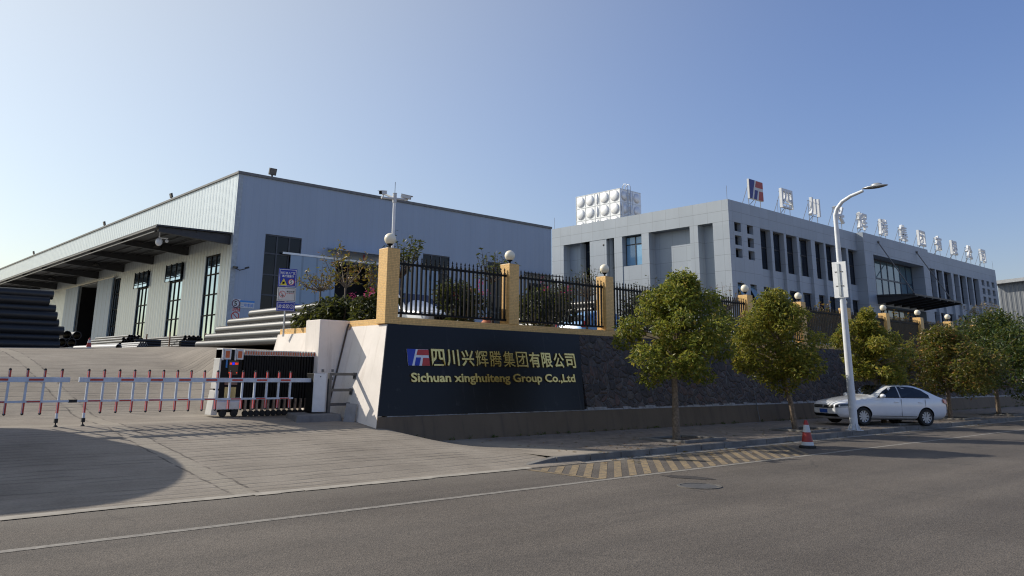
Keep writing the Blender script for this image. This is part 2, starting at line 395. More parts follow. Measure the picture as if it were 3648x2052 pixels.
ASPH = asphalt(); CONC = concrete_ramp(); PAVE = pavers(); STONE = rubble(); OFFP = office_panel()
YARD = plain("yard_concrete", (.22,.20,.17), .9, var=.2, scale=.6)
KERB = plain("kerb_stone", (.17,.16,.145), .85, var=.3, scale=2.5, bmp=.4)
GUTTER = plain("gutter_concrete", (.27,.25,.22), .9, var=.22, scale=1.5)
WHITEL = worn_paint("white_road_paint", (.32,.295,.255), lo=.38, hi=.68)
YELLOWL = worn_paint("yellow_road_paint", (.34,.245,.125), (.10,.088,.075), lo=.38, hi=.66)
TILE = tiles("yellow_tile", (.92,.56,.19), .043, .005, (.46,.27,.09), .14)
PLINTH = stained("sand_plinth", (.145,.105,.066), (.065,.05,.038), .7, 2.0)
FLANK = stained("cream_render", (.86,.795,.725), (.34,.25,.17), .45, 2.6, lo=.54, hi=.80)
CAPM = plain("mortar_cap", (.30,.285,.265), .9, var=.35, scale=5, bmp=.5)
GRANITE = stained("black_granite", (.014,.0135,.0135), (.075,.07,.065), .55, 3.5, rough=.30, lo=.60, hi=.70); GRANITE.node_tree.nodes["Principled BSDF"].inputs["Specular IOR Level"].default_value = .22
GOLD = plain("gold_metal", (1.0,.60,.19), .24, metal=.9, var=.22, scale=14)
BLUE = plain("sign_blue", (.012,.035,.36), .4, var=.06)
RED = plain("sign_red", (.50,.035,.022), .4, var=.08)
WHITE = plain("white_paint", (.78,.79,.80), .4, var=.06)
WHITED = plain("dusty_white_paint", (.62,.63,.63), .5, var=.1, scale=3)
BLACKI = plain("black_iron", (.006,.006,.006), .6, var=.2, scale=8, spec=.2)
DARKM = plain("dark_steel", (.028,.028,.031), .5, var=.2)
GREYM = plain("grey_steel", (.16,.155,.15), .5, metal=.3, var=.2)
DKG = plain("dark_grey_steel", (.085,.082,.08), .55, var=.2)
SILVER = plain("silver_steel", (.55,.56,.57), .38, metal=.8, var=.12)
GLOBE = plain("cream_globe", (.92,.83,.64), .35, var=.05)
RUBBER = plain("black_rubber", (.012,.012,.012), .7, var=.2)
PIPE = plain("black_pipe_plastic", (.022,.022,.025), .40, var=.2, scale=3, spec=.6)
PIPED = plain("shaded_black_pipe_plastic", (.014,.015,.017), .45, var=.2, scale=3)  # darker copy of the pipe plastic, the stacks' shade put into its colour
PIPEG = plain("grey_pipe_plastic", (.36,.36,.36), .45, var=.15, scale=3)
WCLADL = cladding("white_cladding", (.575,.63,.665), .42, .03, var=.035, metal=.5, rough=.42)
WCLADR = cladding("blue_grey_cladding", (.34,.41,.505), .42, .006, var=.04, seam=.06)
DOORB = cladding("blue_door_sheet", (.30,.40,.50), .9, .004)
GLASSW = glass("warehouse_glass", (.30,.42,.53), .03, .9); GLASSW.node_tree.nodes["Principled BSDF"].inputs["Metallic"].default_value = .9
GLASSD = glass("dark_warehouse_glass", (.012,.013,.015), .12, .25)
GLASSO = glass("office_glass", (.012,.018,.03), .06, .35)
GLASSB = glass("blue_office_glass", (.10,.17,.21), .04, 1.0)
CARGL = glass("car_glass", (.006,.008,.012), .03, .6)
SHEDW = cladding("grey_shed_cladding", (.22,.235,.25), .5, .05)
TANKM = plain("tank_steel", (.78,.79,.80), .42, metal=.35, var=.06)
RIM = plain("alloy_rim", (.52,.53,.54), .35, metal=.2, var=.06)
CARW = plain("white_car_paint", (.79,.81,.84), .2, var=.02, coat=.8)
CARB = plain("light_blue_car_paint", (.20,.40,.68), .25, var=.02, coat=.8)
BARK = plain("bark", (.22,.165,.115), .9, var=.45, scale=14, bmp=.8)
TWIG = plain("dark_twig", (.075,.055,.042), .9, var=.3)
SOIL = plain("soil", (.10,.07,.045), .95, var=.4, scale=6, bmp=.6)
CONE_R = plain("cone_red", (.36,.035,.028), .5, var=.15)
ORANGE = plain("reflector_orange", (.55,.12,.03), .4, var=.1)
TERRA = plain("terracotta", (.50,.17,.08), .7, var=.15)
LEAF_A = leaf("leaf_green", [(0,(.05,.08,.014)),(.35,(.11,.15,.022)),(.65,(.21,.235,.04)),(.85,(.34,.31,.05)),(1,(.36,.25,.05))], .42, (.46,.48,.08))
LEAF_B = leaf("leaf_olive", [(0,(.06,.085,.016)),(.35,(.14,.17,.025)),(.7,(.26,.26,.04)),(.88,(.36,.31,.05)),(1,(.38,.23,.05))], .42, (.50,.46,.08))
LEAF_C = leaf("leaf_brownish", [(0,(.04,.055,.014)),(.35,(.08,.09,.018)),(.7,(.14,.125,.025)),(.88,(.20,.12,.03)),(1,(.25,.10,.03))], .35)
LEAF_D = leaf("leaf_dark", [(0,(.02,.045,.012)),(.5,(.035,.07,.016)),(.85,(.06,.09,.02)),(1,(.16,.12,.02))], .28)
LEAF_S = leaf("leaf_shrub", [(0,(.012,.021,.009)),(.5,(.021,.036,.013)),(.9,(.04,.056,.017)),(1,(.09,.085,.025))], .2)
LEAF_O = leaf("leaf_autumn", [(0,(.06,.05,.015)),(.4,(.12,.075,.02)),(.75,(.20,.085,.02)),(1,(.26,.07,.02))])
PETAL = leaf("pink_petal", [(0,(.42,.03,.16)),(1,(.62,.06,.26))], .4, (.7,.1,.3))
REEDM = leaf("dry_reed", [(0,(.20,.16,.09)),(.6,(.32,.26,.16)),(1,(.14,.13,.05))], .3, (.4,.35,.2))

# ------------------------------------------------------------------ text
def text_mesh(body, size, ext=.0, bold=0.0, align='LEFT', sx=1.0):
    cu = bpy.data.curves.new("lettering", 'FONT'); cu.body = body; cu.size = size; cu.extrude = ext; cu.offset = bold
    cu.align_x = align; cu.resolution_u = 3
    o = bpy.data.objects.new("lettering", cu); COL.objects.link(o)
    bpy.context.view_layer.update()
    dg = bpy.context.evaluated_depsgraph_get(); me = bpy.data.meshes.new_from_object(o.evaluated_get(dg))
    vs = [(v.co.x*sx, v.co.y, v.co.z) for v in me.vertices]; fs = [tuple(p.vertices) for p in me.polygons]
    bpy.data.objects.remove(o); bpy.data.curves.remove(cu); bpy.data.meshes.remove(me)
    return vs, fs
def fit(vs, w=None, h=None):      # scale into a w x h box with its corner at 0,0
    x0 = min(v[0] for v in vs); x1 = max(v[0] for v in vs); y0 = min(v[1] for v in vs); y1 = max(v[1] for v in vs)
    kx = w/(x1-x0) if w else None; ky = h/(y1-y0) if h else None
    kx = kx or ky; ky = ky or kx
    return [((v[0]-x0)*kx, (v[1]-y0)*ky, v[2]) for v in vs]
def frame_m(o, u, v):             # matrix taking (x,y,z) to o + x u + y v + z n
    u = Vector(u).normalized(); v = Vector(v).normalized(); n = u.cross(v)
    m = Matrix.Identity(4)
    for i in range(3): m[i][0], m[i][1], m[i][2], m[i][3] = u[i], v[i], n[i], o[i]
    return m

# ------------------------------------------------------------------ ground
def interp(x, xs, ys):
    if x <= xs[0]: return ys[0]
    for i in range(len(xs)-1):
        if x <= xs[i+1]: return ys[i]+(ys[i+1]-ys[i])*(x-xs[i])/(xs[i+1]-xs[i])
    return ys[-1]
def smooth(t): t = max(0, min(1, t)); return t*t*(3-2*t)
def drive_z(x, y):
    z = interp(y, [11.7,16.4,17.8,19.5,20.2,22,24,26,28,30,33,36], [.004,.47,.64,.70,.76,1.12,1.55,1.95,2.27,2.44,2.53,2.6])
    z2 = interp(y, [20.2,21,22,23,25,30,36], [.76,1.3,1.95,2.34,2.44,2.55,2.6])
    if y > 20.2: z += (max(z,z2)-z)*smooth((x-9.3)/1.5)
    t = smooth((x-10.9)/1.7) if y < 17.5 else 0
    side = interp(y, [11.7,12.3,13], [.004,.11,.126])
    zz = z*(1-t)+side*t
    return zz + .10*smooth((y-24)/6)*(x-9)/6*(1 if x < 12 else 0)
g = MB(); g.quad((-260,-200,-.02),(420,-200,-.02),(420,420,-.02),(-260,420,-.02))
g.build("ground", plain("bare_ground", (.22,.19,.15), .95, var=.3, scale=.2), kind='structure')
g = MB(); hx = [(-150,-120),(-175,-40),(-160,40),(-185,110),(-170,200),(-150,300)]; hh = [10,17,13,20,15,12]
for i in range(5):
    (ax, ay), (bx, by) = hx[i], hx[i+1]
    g.quad((ax+55,ay,-1),(bx+55,by,-1),(bx,by,hh[i+1]),(ax,ay,hh[i])); g.quad((ax,ay,hh[i]),(bx,by,hh[i+1]),(bx-70,by,-1),(ax-70,ay,-1))
g.build("hills", plain("wooded_hill", (.05,.065,.035), .95, var=.4, scale=.05), smooth='all', kind='structure')
g = MB(); g.quad((-200,-6,0),(300,-6,0),(300,11.85,0),(-200,11.85,0)); g.build("road", ASPH, kind='structure')
g = MB()                                  # concrete entrance ramp
xs = [-30+i*2.0 for i in range(20)]+[9.5+i*.25 for i in range(14)]
xs = sorted(set([round(x,3) for x in xs if x <= 12.75])); ys = [11.55+i*.35 for i in range(80)]
n0 = len(g.v)
for y in ys:
    for x in xs: g.v.append((x, y, drive_z(x, y)+.008))
for j in range(len(ys)-1):
    for i in range(len(xs)-1):
        a = j*len(xs)+i; g.f.append((a, a+1, a+1+len(xs), a+len(xs))); g.m.append(0)
g.build("driveway", CONC, smooth='all', kind='structure')
g = MB(); g.quad((11.9,17.3,2.6),(160,17.3,2.6),(160,140,2.6),(11.9,140,2.6)); g.quad((-60,38.5,2.604),(11.9,38.5,2.604),(11.9,140,2.604),(-60,140,2.604))
g.build("yard", YARD, kind='structure')
g = MB(); g.quad((12.2,11.98,.13),(160,11.98,.13),(160,17.6,.13),(12.2,17.6,.13)); g.build("sidewalk", PAVE, kind='structure')
g = MB()                                  # kerb stones, the first two dipping to the ramp
x = 12.2
g.hexa([(11.2,11.85,-.05),(12.2,11.85,-.05),(12.2,12.0,-.05),(11.2,12.05,-.05),(11.2,11.85,.012),(12.19,11.85,.13),(12.19,12.0,.131),(11.2,12.05,.012)])
rnd = random.Random(3)
while x < 160:
    j = rnd.uniform(-.006,.006); g.box(x+.008, x+.992, 11.85+j, 11.995, -.05, .132+j*.5); x += 1.0
g.build("kerb", KERB, kind='structure', bevel=.012)
g = MB(); g.quad((11.0,11.53,.006),(160,11.53,.006),(160,11.86,.006),(11.4,11.86,.006)); g.build("gutter", GUTTER, kind='structure')
g = MB()                                  # ragged lip of concrete along the asphalt edge
x = -30
while x < 11.0:
    a = 11.50+rnd.uniform(-.03,.03); g.quad((x,11.66,.022),(x,a,.010),(x+.4,a+rnd.uniform(-.02,.02),.010),(x+.4,11.66,.022)); x += .4
g.build("driveway_edge", plain('edge_concrete', (.36,.325,.27), .9, var=.2, scale=3), kind='structure')
g = MB(); g.quad((-60,9.525,.004),(160,9.525,.004),(160,9.655,.004),(-60,9.655,.004)); g.build("lane_line", WHITEL, kind='structure')
g = MB()                                  # yellow hatched bay: border then slanting bars
g.quad((10.95,11.42,.0045),(11.0,9.7,.0045),(11.1,9.7,.0045),(11.06,11.42,.0045))
for k in range(22):
    t0 = 11.05+.42*k+.35; b0 = t0-2.1
    pts = []
    def lx(t, f): return t-2.1*f
    y1, y0 = 11.46, 9.68
    q = [(t0,0),(t0+.21,0),(t0+.21,1),(t0,1)]
    P = [(tx-2.1*f, y1+(y0-y1)*f) for tx, f in q]
    # clip at the left border x = 11.1
    out = []
    for i in range(4):
        a, c = P[i], P[(i+1) % 4]
        if a[0] >= 11.1: out.append(a)
        if (a[0]-11.1)*(c[0]-11.1) < 0:
            s_ = (11.1-a[0])/(c[0]-a[0]); out.append((11.1, a[1]+(c[1]-a[1])*s_))
    if len(out) > 2: g.poly([(a, c, .0045) for a, c in out])
g.build("hatched_marking", YELLOWL, kind='structure')

t = thing("manhole_cover", "round grey manhole cover set in the asphalt", "manhole cover", (11.65,8.1,0))
m = MB(); m.lathe((11.65,8.1,0), [(.36,0),(.36,.012),(.31,.012),(.31,.004)], 28); m.build("rim", plain('manhole_rim', (.115,.105,.092), .8, var=.3), t, (11.65,8.1,0))
m = MB(); m.lathe((11.65,8.1,0), [(.305,0),(.305,.006),(0.001,.006)], 28); m.build("lid", plain("manhole_iron", (.085,.082,.08), .6, var=.2), t, (11.65,8.1,0))
m = MB(); rr = random.Random(5)
pts = [(12.45+.42*math.cos(a)*(1+rr.uniform(-.25,.25))*.55, 8.92+.40*math.sin(a)*(1+rr.uniform(-.3,.3))-.55*.42*math.cos(a), .005) for a in [i*math.pi/9 for i in range(18)]]
m.poly(pts); m.build("pothole", plain("broken_asphalt", (.035,.03,.027), .95, var=.6, scale=20), kind='structure')

# ------------------------------------------------------------------ retaining wall with fence
WT = 2.94
def yb(z): return 16.97-.22*(WT-z)
def xb(z): return 11.43-.2216*(WT-z)
wall = thing("retaining_wall", "long battered rubble stone retaining wall along the sidewalk", "wall", (11.4,16.9,0))
O = (11.4,16.9,0); XE = 95
m = MB()      # stone face: right of the sign
m.hexa([(18.3,yb(.72),.72),(XE,yb(.72),.72),(XE,17.5,.72),(18.3,17.5,.72),(18.3,yb(WT),WT),(XE,yb(WT),WT),(XE,17.5,WT),(18.3,17.5,WT)])
m.build("stone_face", STONE, wall, O)
m = MB(); m.hexa([(xb(0)+.1,yb(.74)+.0,-.02),(18.3,yb(.74),-.02),(18.3,17.5,-.02),(11.6,17.5,-.02),(xb(WT)+.02,yb(WT)+.03,WT),(18.3,yb(WT)+.03,WT),(18.3,17.5,WT),(11.6,17.5,WT)])
m.build("core", CAPM, wall, O)
m = MB(); m.hexa([(xb(0)-.0,yb(0)-.03,-.02),(XE,yb(0)-.03,-.02),(XE,17.0,-.02),(xb(0),17.0,-.02),(xb(.74)-.0,yb(.74)-.03,.73),(XE,yb(.74)-.03,.73),(XE,17.0,.73),(xb(.74),17.0,.73)])
m.build("plinth", PLINTH, wall, O)
m = MB(); rr = random.Random(8); x = xb(.74)+.25
while x < XE:      # rough mortar fillet on top of the plinth
    s_ = rr.uniform(.25,.6); h = rr.uniform(.025,.075)*(1.3 if x > 18 else .8)
    m.hexa([(x,yb(.73)-.035,.725),(x+s_,yb(.73)-.035,.725),(x+s_,yb(.8)+.02,.73),(x,yb(.8)+.02,.73),(x+.02,yb(.8)-.02,.73+h),(x+s_-.02,yb(.8)-.02,.73+h*rr.uniform(.6,1)),(x+s_,yb(.8)+.02,.73+h),(x,yb(.8)+.02,.73+h)]); x += s_
m.build("mortar_fillet", CAPM, wall, O)
m = MB(); m.box(11.755, XE, 16.985, 17.36, WT, 3.12); m.build("tiled_coping", TILE, wall, O)

flank = thing("driveway_wall", "cream rendered battered wall climbing beside the driveway", "wall", (11.4,17,0))
O = (11.4,17,0)
m = MB()
def fl(y0, y1, zt, zb=-.1):
    m.hexa([(xb(zb),y0,zb),(12.2,y0,zb),(12.2,y1,zb),(xb(zb),y1,zb),(xb(zt),y0,zt),(12.2,y0,zt),(12.2,y1,zt),(xb(zt),y1,zt)])
m.hexa([(xb(-.1)-.004,yb(-.1)+.0,-.1),(xb(-.1)+.12,yb(-.1)+.0,-.1),(12.2,17.6,-.1),(xb(-.1)-.004,18.62,-.1),(xb(2.92)-.004,yb(2.92)+.0,2.92),(xb(2.92)+.08,yb(2.92),2.92),(12.2,17.6,2.92),(xb(2.92)-.004,18.62,2.92)])
fl(18.6, 22.72, 2.83)
m.build("rendered_face", FLANK, flank, O)
m = MB(); m.box(11.44,11.8,17.4,18.72,2.925,3.075); m.box(11.44,11.8,19.5,22.66,2.834,2.985); m.build("tiled_coping", TILE, flank, O)

blk = thing("gate_block", "tall cream concrete block jutting from the driveway wall beside the folding gate", "gate pier", (11,19.2,.6))
m = MB(); m.box(10.60,11.75,18.80,19.55,.3,3.08); m.build("body", FLANK, blk, (11,19.2,.6), bevel=.015)
for zz in (1.55, 1.75):
    for yx in (10.72, 11.0):
        m = MB(); m.box(yx, yx+.07, 18.79, 18.799, zz, zz+.07); m.build("socket", CAPM, blk, (11,19.2,.6))
m = MB(); m.tube([(11.445,18.785,3.0),(11.40,18.77,2.9),(xb(.95)-.015,18.775,.95)], .022, 8)
m.build("drain_pipe", plain("rusty_drain", (.11,.085,.065), .8, var=.4), label="dark rusty drain pipe running down the corner where the block meets the driveway wall", cat="pipe")

# pillars, globes, fence bays
def pillar_label(i):
    return ["yellow tiled pillar on the wall corner above the sign", "yellow tiled pillar second from the wall corner, above the middle of the black sign",
            "yellow tiled pillar third from the wall corner, above the right end of the black sign"][i] if i < 3 else "yellow tiled pillar, %s along the fence counting from the sign corner" % ORD[i]
def lamp_label(i):
    return ["cream globe lamp on the corner pillar beside the camera pole", "cream globe lamp on the second pillar from the corner"][i] if i < 2 else "cream globe lamp on the %s pillar counting from the sign corner" % ORD[i]
pil0 = lam0 = bay0 = None
for i in range(13):
    x = 11.365+4.2*i; z0 = 2.942 if i == 0 else 3.12
    base = (x, 16.97, 0)
    m = MB(); m.box(x, x+.385, 16.97, 17.37, z0, 4.85)
    p = thing("fence_pillar", pillar_label(i), "pillar", (x+.19,17.17,z0), group="tiled pillars of the fence")
    m.build("shaft", TILE, p, (x+.19,17.17,z0), bevel=.008)
    m = MB(); m.box(x+.01, x+.375, 16.98, 17.36, 4.85, 4.858); m.build("cap", CAPM, p, (x+.19,17.17,z0))
    if lam0 is None:
        c = (x+.19, 17.17, 4.858)
        lam0 = thing("globe_lamp", lamp_label(0), "lamp", c, group="globe lamps on the pillars")
        m = MB(); m.sphere((c[0],c[1],c[2]+.255), .152, 24, 16); m.build("globe", GLOBE, lam0, c, smooth='all')
        m = MB(); m.lathe(c, [(.065,0),(.065,.012),(.03,.03),(.025,.07),(.07,.10),(.085,.125)], 16); m.build("base", BLACKI, lam0, c, smooth=True)
    else:
        dup(lam0, (x+.19,17.17,4.858), 0, lamp_label(i))
    if i < 12:
        if bay0 is None:
            xa, xe = x+.385, x+4.2
            o = (xa, 17.17, 3.12)
            bay0 = thing("iron_fence_panel", "black iron fence panel between the corner pillar and the second pillar", "fence panel", o, group="iron fence panels between the pillars")
            m = MB(); m.bar((xa+.02,17.13,4.50),(xe+.13,17.13-.02,4.50),.04,.06); m.build("rail", BLACKI, bay0, o)
            m = MB(); m.bar((xa-.02,17.13,3.235),(xe+.13,17.13-.02,3.235),.04,.055); m.build("rail", BLACKI, bay0, o)
            m = MB()
            for k in range(26):
                px = xa+.07+.148*k
                m.bar((px,17.13,3.21),(px,17.13,4.585),.046,.046)
                m.lathe((px,17.13,4.585), [(.012,0),(.024,.03),(.010,.055),(.026,.075),(.001,.15)], 6)
            m.build("picket_row", BLACKI, bay0, o)
        else:
            dup(bay0, (x+.385,17.17,3.12), 0, "black iron fence panel, %s along the wall counting from the sign corner" % ORD[i])

# company sign on the battered face
o = (11.45, yb(.76), .76)
sg = thing("wall_sign", "polished black granite company sign with gold lettering on the wall", "sign", o)
m = MB(); a = .035
m.hexa([(xb(.75)+.0,yb(.75)-a,.75),(18.12,yb(.75)-a,.75),(18.12,yb(.75)+.1,.75),(xb(.75)+.03,yb(.75)+.1,.75),(xb(WT)+.0,yb(WT)-a,WT-.004),(18.42,yb(WT)-a,WT-.004),(18.42,yb(WT)+.02,WT-.004),(xb(WT)+.03,yb(WT)+.02,WT-.004)])
m.build("granite_panel", GRANITE, sg, o)
vdir = Vector((0,.22,1)).normalized()
def on_sign(x, z): return frame_m((x, yb(z)-a-.002, z), (1,0,0), vdir)
def logo(mk, w, h, mt):       # three separate builders: blue, red, white board
    S = lambda q: [(p[0]*w, p[1]*h, 0) for p in q]
    cols = {'blue': [[(0,1),(.405,1),(.165,0),(0,0)], [(.39,.49),(.61,.49),(.50,0),(.29,0)]],
            'red': [[(.51,.98),(1,.98),(1,.645),(.42,.645)], [(.72,.475),(1,.475),(1,0),(.635,0)]]}
    for k, ps in cols.items():
        b_ = mk[k]
        for q in ps: b_.prism([tuple(mt @ Vector(v)) for v in S(q)], (mt.to_3x3() @ Vector((0,0,.012))))
    mk['white'].prism([tuple(mt @ Vector(v)) for v in S([(0,0),(1,0),(1,1),(0,1)])], (mt.to_3x3() @ Vector((0,0,-.012))))
mk = {k: MB() for k in ('blue','red','white')}
logo(mk, .665, .415, on_sign(11.93, 1.925) @ Matrix.Translation((0,0,.014)))
lb = mk['white'].build("emblem_board", WHITE, sg, o)
mk['blue'].build("blue_field", BLUE, lb, o); mk['red'].build("red_field", RED, lb, o)
chars = "四川兴辉腾集团有限公司"
for k, ch in enumerate(chars):
    vs, fs = text_mesh(ch, 1, .02, .004 if ch in '辉腾集团' else .02); vs = fit(vs, .425 if ch != '川' else .41, .43)
    m = MB(); m.mesh(vs, fs, on_sign(12.66+.4935*k, 1.925) @ Matrix.Translation((0,0,.022))); m.build("gold_character", GOLD, sg, o)
vs, fs = text_mesh("Sichuan xinghuiteng Group Co.,Ltd", 1, .016, .026); vs = fit(vs, 5.92, .30+.0)
m = MB(); m.mesh(vs, fs, on_sign(11.97, 1.455) @ Matrix.Translation((0,0,.018))); m.build("gold_latin_lettering", GOLD, sg, o)

# ------------------------------------------------------------------ facades and windows
def facade(m, ax, pl, u0, u1, z0, z1, holes, back=True):
    """upright wall facing -Y (ax 'x', at Y=pl) or -X (ax 'y', at X=pl) with recesses (u0,u1,z0,z1,depth)"""
    P = (lambda u, d, z: (u, pl+d, z)) if ax == 'x' else (lambda u, d, z: (pl+d, u, z))
    us = sorted(set([u0,u1]+[h[0] for h in holes]+[h[1] for h in holes])); zs = sorted(set([z0,z1]+[h[2] for h in holes]+[h[3] for h in holes]))
    for i in range(len(us)-1):
        for j in range(len(zs)-1):
            cu, cz = (us[i]+us[i+1])/2, (zs[j]+zs[j+1])/2
            if any(h[0] < cu < h[1] and h[2] < cz < h[3] for h in holes): continue
            m.quad(P(us[i],0,zs[j]),P(us[i+1],0,zs[j]),P(us[i+1],0,zs[j+1]),P(us[i],0,zs[j+1]))
    for a, b, c, d, dp in holes:
        m.quad(P(a,0,c),P(a,0,d),P(a,dp,d),P(a,dp,c)); m.quad(P(b,0,c),P(b,dp,c),P(b,dp,d),P(b,0,d))
        m.quad(P(a,0,c),P(a,dp,c),P(b,dp,c),P(b,0,c)); m.quad(P(a,0,d),P(b,0,d),P(b,dp,d),P(a,dp,d))
        if back: m.quad(P(a,dp,c),P(b,dp,c),P(b,dp,d),P(a,dp,d))
def window(par, org, ax, pl, u0, u1, z0, z1, nc, rows, fm, gm, bw=.06, name="window"):
    P = (lambda u, d, z: (u, pl+d, z)) if ax == 'x' else (lambda u, d, z: (pl+d, u, z))
    m = MB()
    def bx(a, b, c, d): 
        p, q = P(a,-.03,c), P(b,.03,d); m.box(min(p[0],q[0]),max(p[0],q[0]),min(p[1],q[1]),max(p[1],q[1]),c,d)
    for k in range(nc+1):
        u = u0+(u1-u0)*k/nc; s_ = bw/2
        bx(max(u0,u-s_), min(u1,u+s_), z0, z1)
    for z in [z0+bw/2]+list(rows)+[z1-bw/2]:
        for k in range(nc):
            a = u0+(u1-u0)*k/nc+bw/2; b = u0+(u1-u0)*(k+1)/nc-bw/2
            bx(a+(.0 if k else 0), b, z-bw/2+.001, z+bw/2-.001)
    f = m.build(name, fm, par, org)
    m = MB(); m.quad(P(u0+.01,.012,z0+.01),P(u1-.01,.012,z0+.01),P(u1-.01,.012,z1-.01),P(u0+.01,.012,z1-.01)); m.build("pane", gm, f, org)
    return f

# ------------------------------------------------------------------ warehouse
O = (17.2,40,2.6)
wh = thing("warehouse", "large windowed steel clad warehouse with a dark lean-to canopy at its sunlit end", "warehouse", O)
wins = [(41.45,43.4),(46.5,48.55),(52.05,54.05),(57.7,59.0)]
m = MB()
hl = [(a,b,3.2,7.85,.12) for a,b in wins]+[(62.2,67.2,2.6,7.9,1.5)]
YE = 130
facade(m, 'y', 17.2, 40, YE, 2.55, 12.0, hl)
m.build("long_wall", WCLADL, wh, O)
m = MB()
hr = [(18.95,21.1,3.2,8.93,.12),(23.25,26.4,2.6,7.9,1.5),(29.4,31.5,3.2,8.97,.12),(34.7,36.9,3.2,9.0,.12),(38.4,40.4,2.6,7.9,1.5)]
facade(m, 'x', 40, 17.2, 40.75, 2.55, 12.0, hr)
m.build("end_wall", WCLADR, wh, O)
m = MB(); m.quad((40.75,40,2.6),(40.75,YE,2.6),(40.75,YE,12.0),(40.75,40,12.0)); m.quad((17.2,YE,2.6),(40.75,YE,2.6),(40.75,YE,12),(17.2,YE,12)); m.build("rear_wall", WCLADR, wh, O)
m = MB(); m.poly([(17.2,40,11.9),(40.75,40,11.9),(40.75,YE,11.9),(17.2,YE,11.9)]); m.build("roof", GREYM, wh, O)
m = MB(); m.box(17.12,40.75,39.92,39.997,11.93,12.08); m.box(17.12,17.197,39.997,YE,11.95,12.06); m.build("roof_trim", GREYM, wh, O)
m = MB(); m.box(17.17,17.45,39.975,39.998,2.6,11.92); m.build("corner_trim", plain("trim_blue_grey", (.36,.41,.45), .5), wh, O)
for k, (a, b) in enumerate(wins):
    f = window(wh, O, 'y', 17.28, a, b, 3.2, 7.85, 3, (4.63,5.72,6.8), BLACKI, GLASSW, .07)
    if k in (1, 2):       # top lights hinged out
        m = MB(); w3 = (b+.42-a)/3; fm = MB()
        for q in range(3):
            ya, ye = a+w3*q+.03, a+w3*(q+1)-.03
            m.hexa([(17.07,ya,6.87),(17.09,ya,6.87),(17.09,ye,6.87),(17.07,ye,6.87),(17.10,ya,7.82),(17.12,ya,7.82),(17.12,ye,7.82),(17.10,ye,7.82)])
            for yy in (ya-.03, ye): fm.box(17.05,17.11,yy,yy+.03,6.84,7.86)
        fm.build("sash_frame", BLACKI, f, O)
        m.build("open_sash", GLASSW, f, O)
for h in (hr[0], hr[2], hr[3]):
    window(wh, O, 'x', 40.07, h[0], h[1], h[2], h[3], 3, (4.62,5.69,6.76,7.9), plain('window_grey', (.06,.065,.075), .5) if 'window_grey' not in bpy.data.materials else bpy.data.materials['window_grey'], GLASSD, .08)
m = MB(); m.quad((18.6,62.2,2.6),(18.6,67.2,2.6),(18.6,67.2,7.9),(18.6,62.2,7.9)); m.quad((17.3,67.15,2.6),(18.6,67.15,2.6),(18.6,67.15,7.89),(17.3,67.15,7.89)); m.build('doorway_shade_sheet', BLACKI, wh, O)  # black sheets here and below stand in for the unlit door interiors
m = MB(); m.quad((23.26,41.4,2.6),(26.39,41.4,2.6),(26.39,41.4,7.89),(23.26,41.4,7.89)); m.build('doorway_shade_sheet', BLACKI, wh, O)
m = MB(); m.quad((38.41,41.4,2.6),(40.39,41.4,2.6),(40.39,41.4,7.89),(38.41,41.4,7.89)); m.build('doorway_shade_sheet', BLACKI, wh, O)
m = MB(); m.box(17.03,17.12,58.9,62.3,2.62,7.92); m.build("sliding_door", DOORB, wh, O)
m = MB(); m.box(17.03,17.12,67.1,70.5,2.62,7.92); m.build("sliding_door", DOORB, wh, O)
m = MB(); m.box(16.98,17.16,58.5,71.2,7.92,8.0); m.build("door_rail", SILVER, wh, O)
m = MB(); m.box(20.45,23.25,39.88,39.95,2.62,7.93); m.build("sliding_door", DOORB, wh, O)
m = MB(); m.box(27.75,30.6,39.86,39.93,2.62,7.93); m.build("sliding_door", DOORB, wh, O)
m = MB(); m.box(19.95,27.0,39.86,39.96,7.94,8.05); m.build("door_rail", SILVER, wh, O)
m = MB(); m.hexa([(22.75,38.9,8.36),(26.6,38.9,8.36),(26.6,39.99,8.5),(22.75,39.99,8.5),(22.75,38.9,8.42),(26.6,38.9,8.42),(26.6,39.99,8.6),(22.75,39.99,8.6)]); m.build("awning", WCLADR, wh, O)
m = MB(); m.hexa([(38.1,38.9,8.36),(40.7,38.9,8.36),(40.7,39.99,8.5),(38.1,39.99,8.5),(38.1,38.9,8.42),(40.7,38.9,8.42),(40.7,39.99,8.6),(38.1,39.99,8.6)]); m.build("awning", GREYM, wh, O)
m = MB(); m.box(20.9,22.0,39.86,39.875,4.9,5.32); m.build("door_notice", plain("notice_blue", (.05,.12,.45), .5), wh, O)
vs, fs = text_mesh("1", 1, .005, .03); vs = fit(vs, None, .34)
m = MB(); m.mesh(vs, fs, frame_m((25.1,39.985,8.1),(1,0,0),(0,0,1))); m.build("door_number", RED, wh, O)
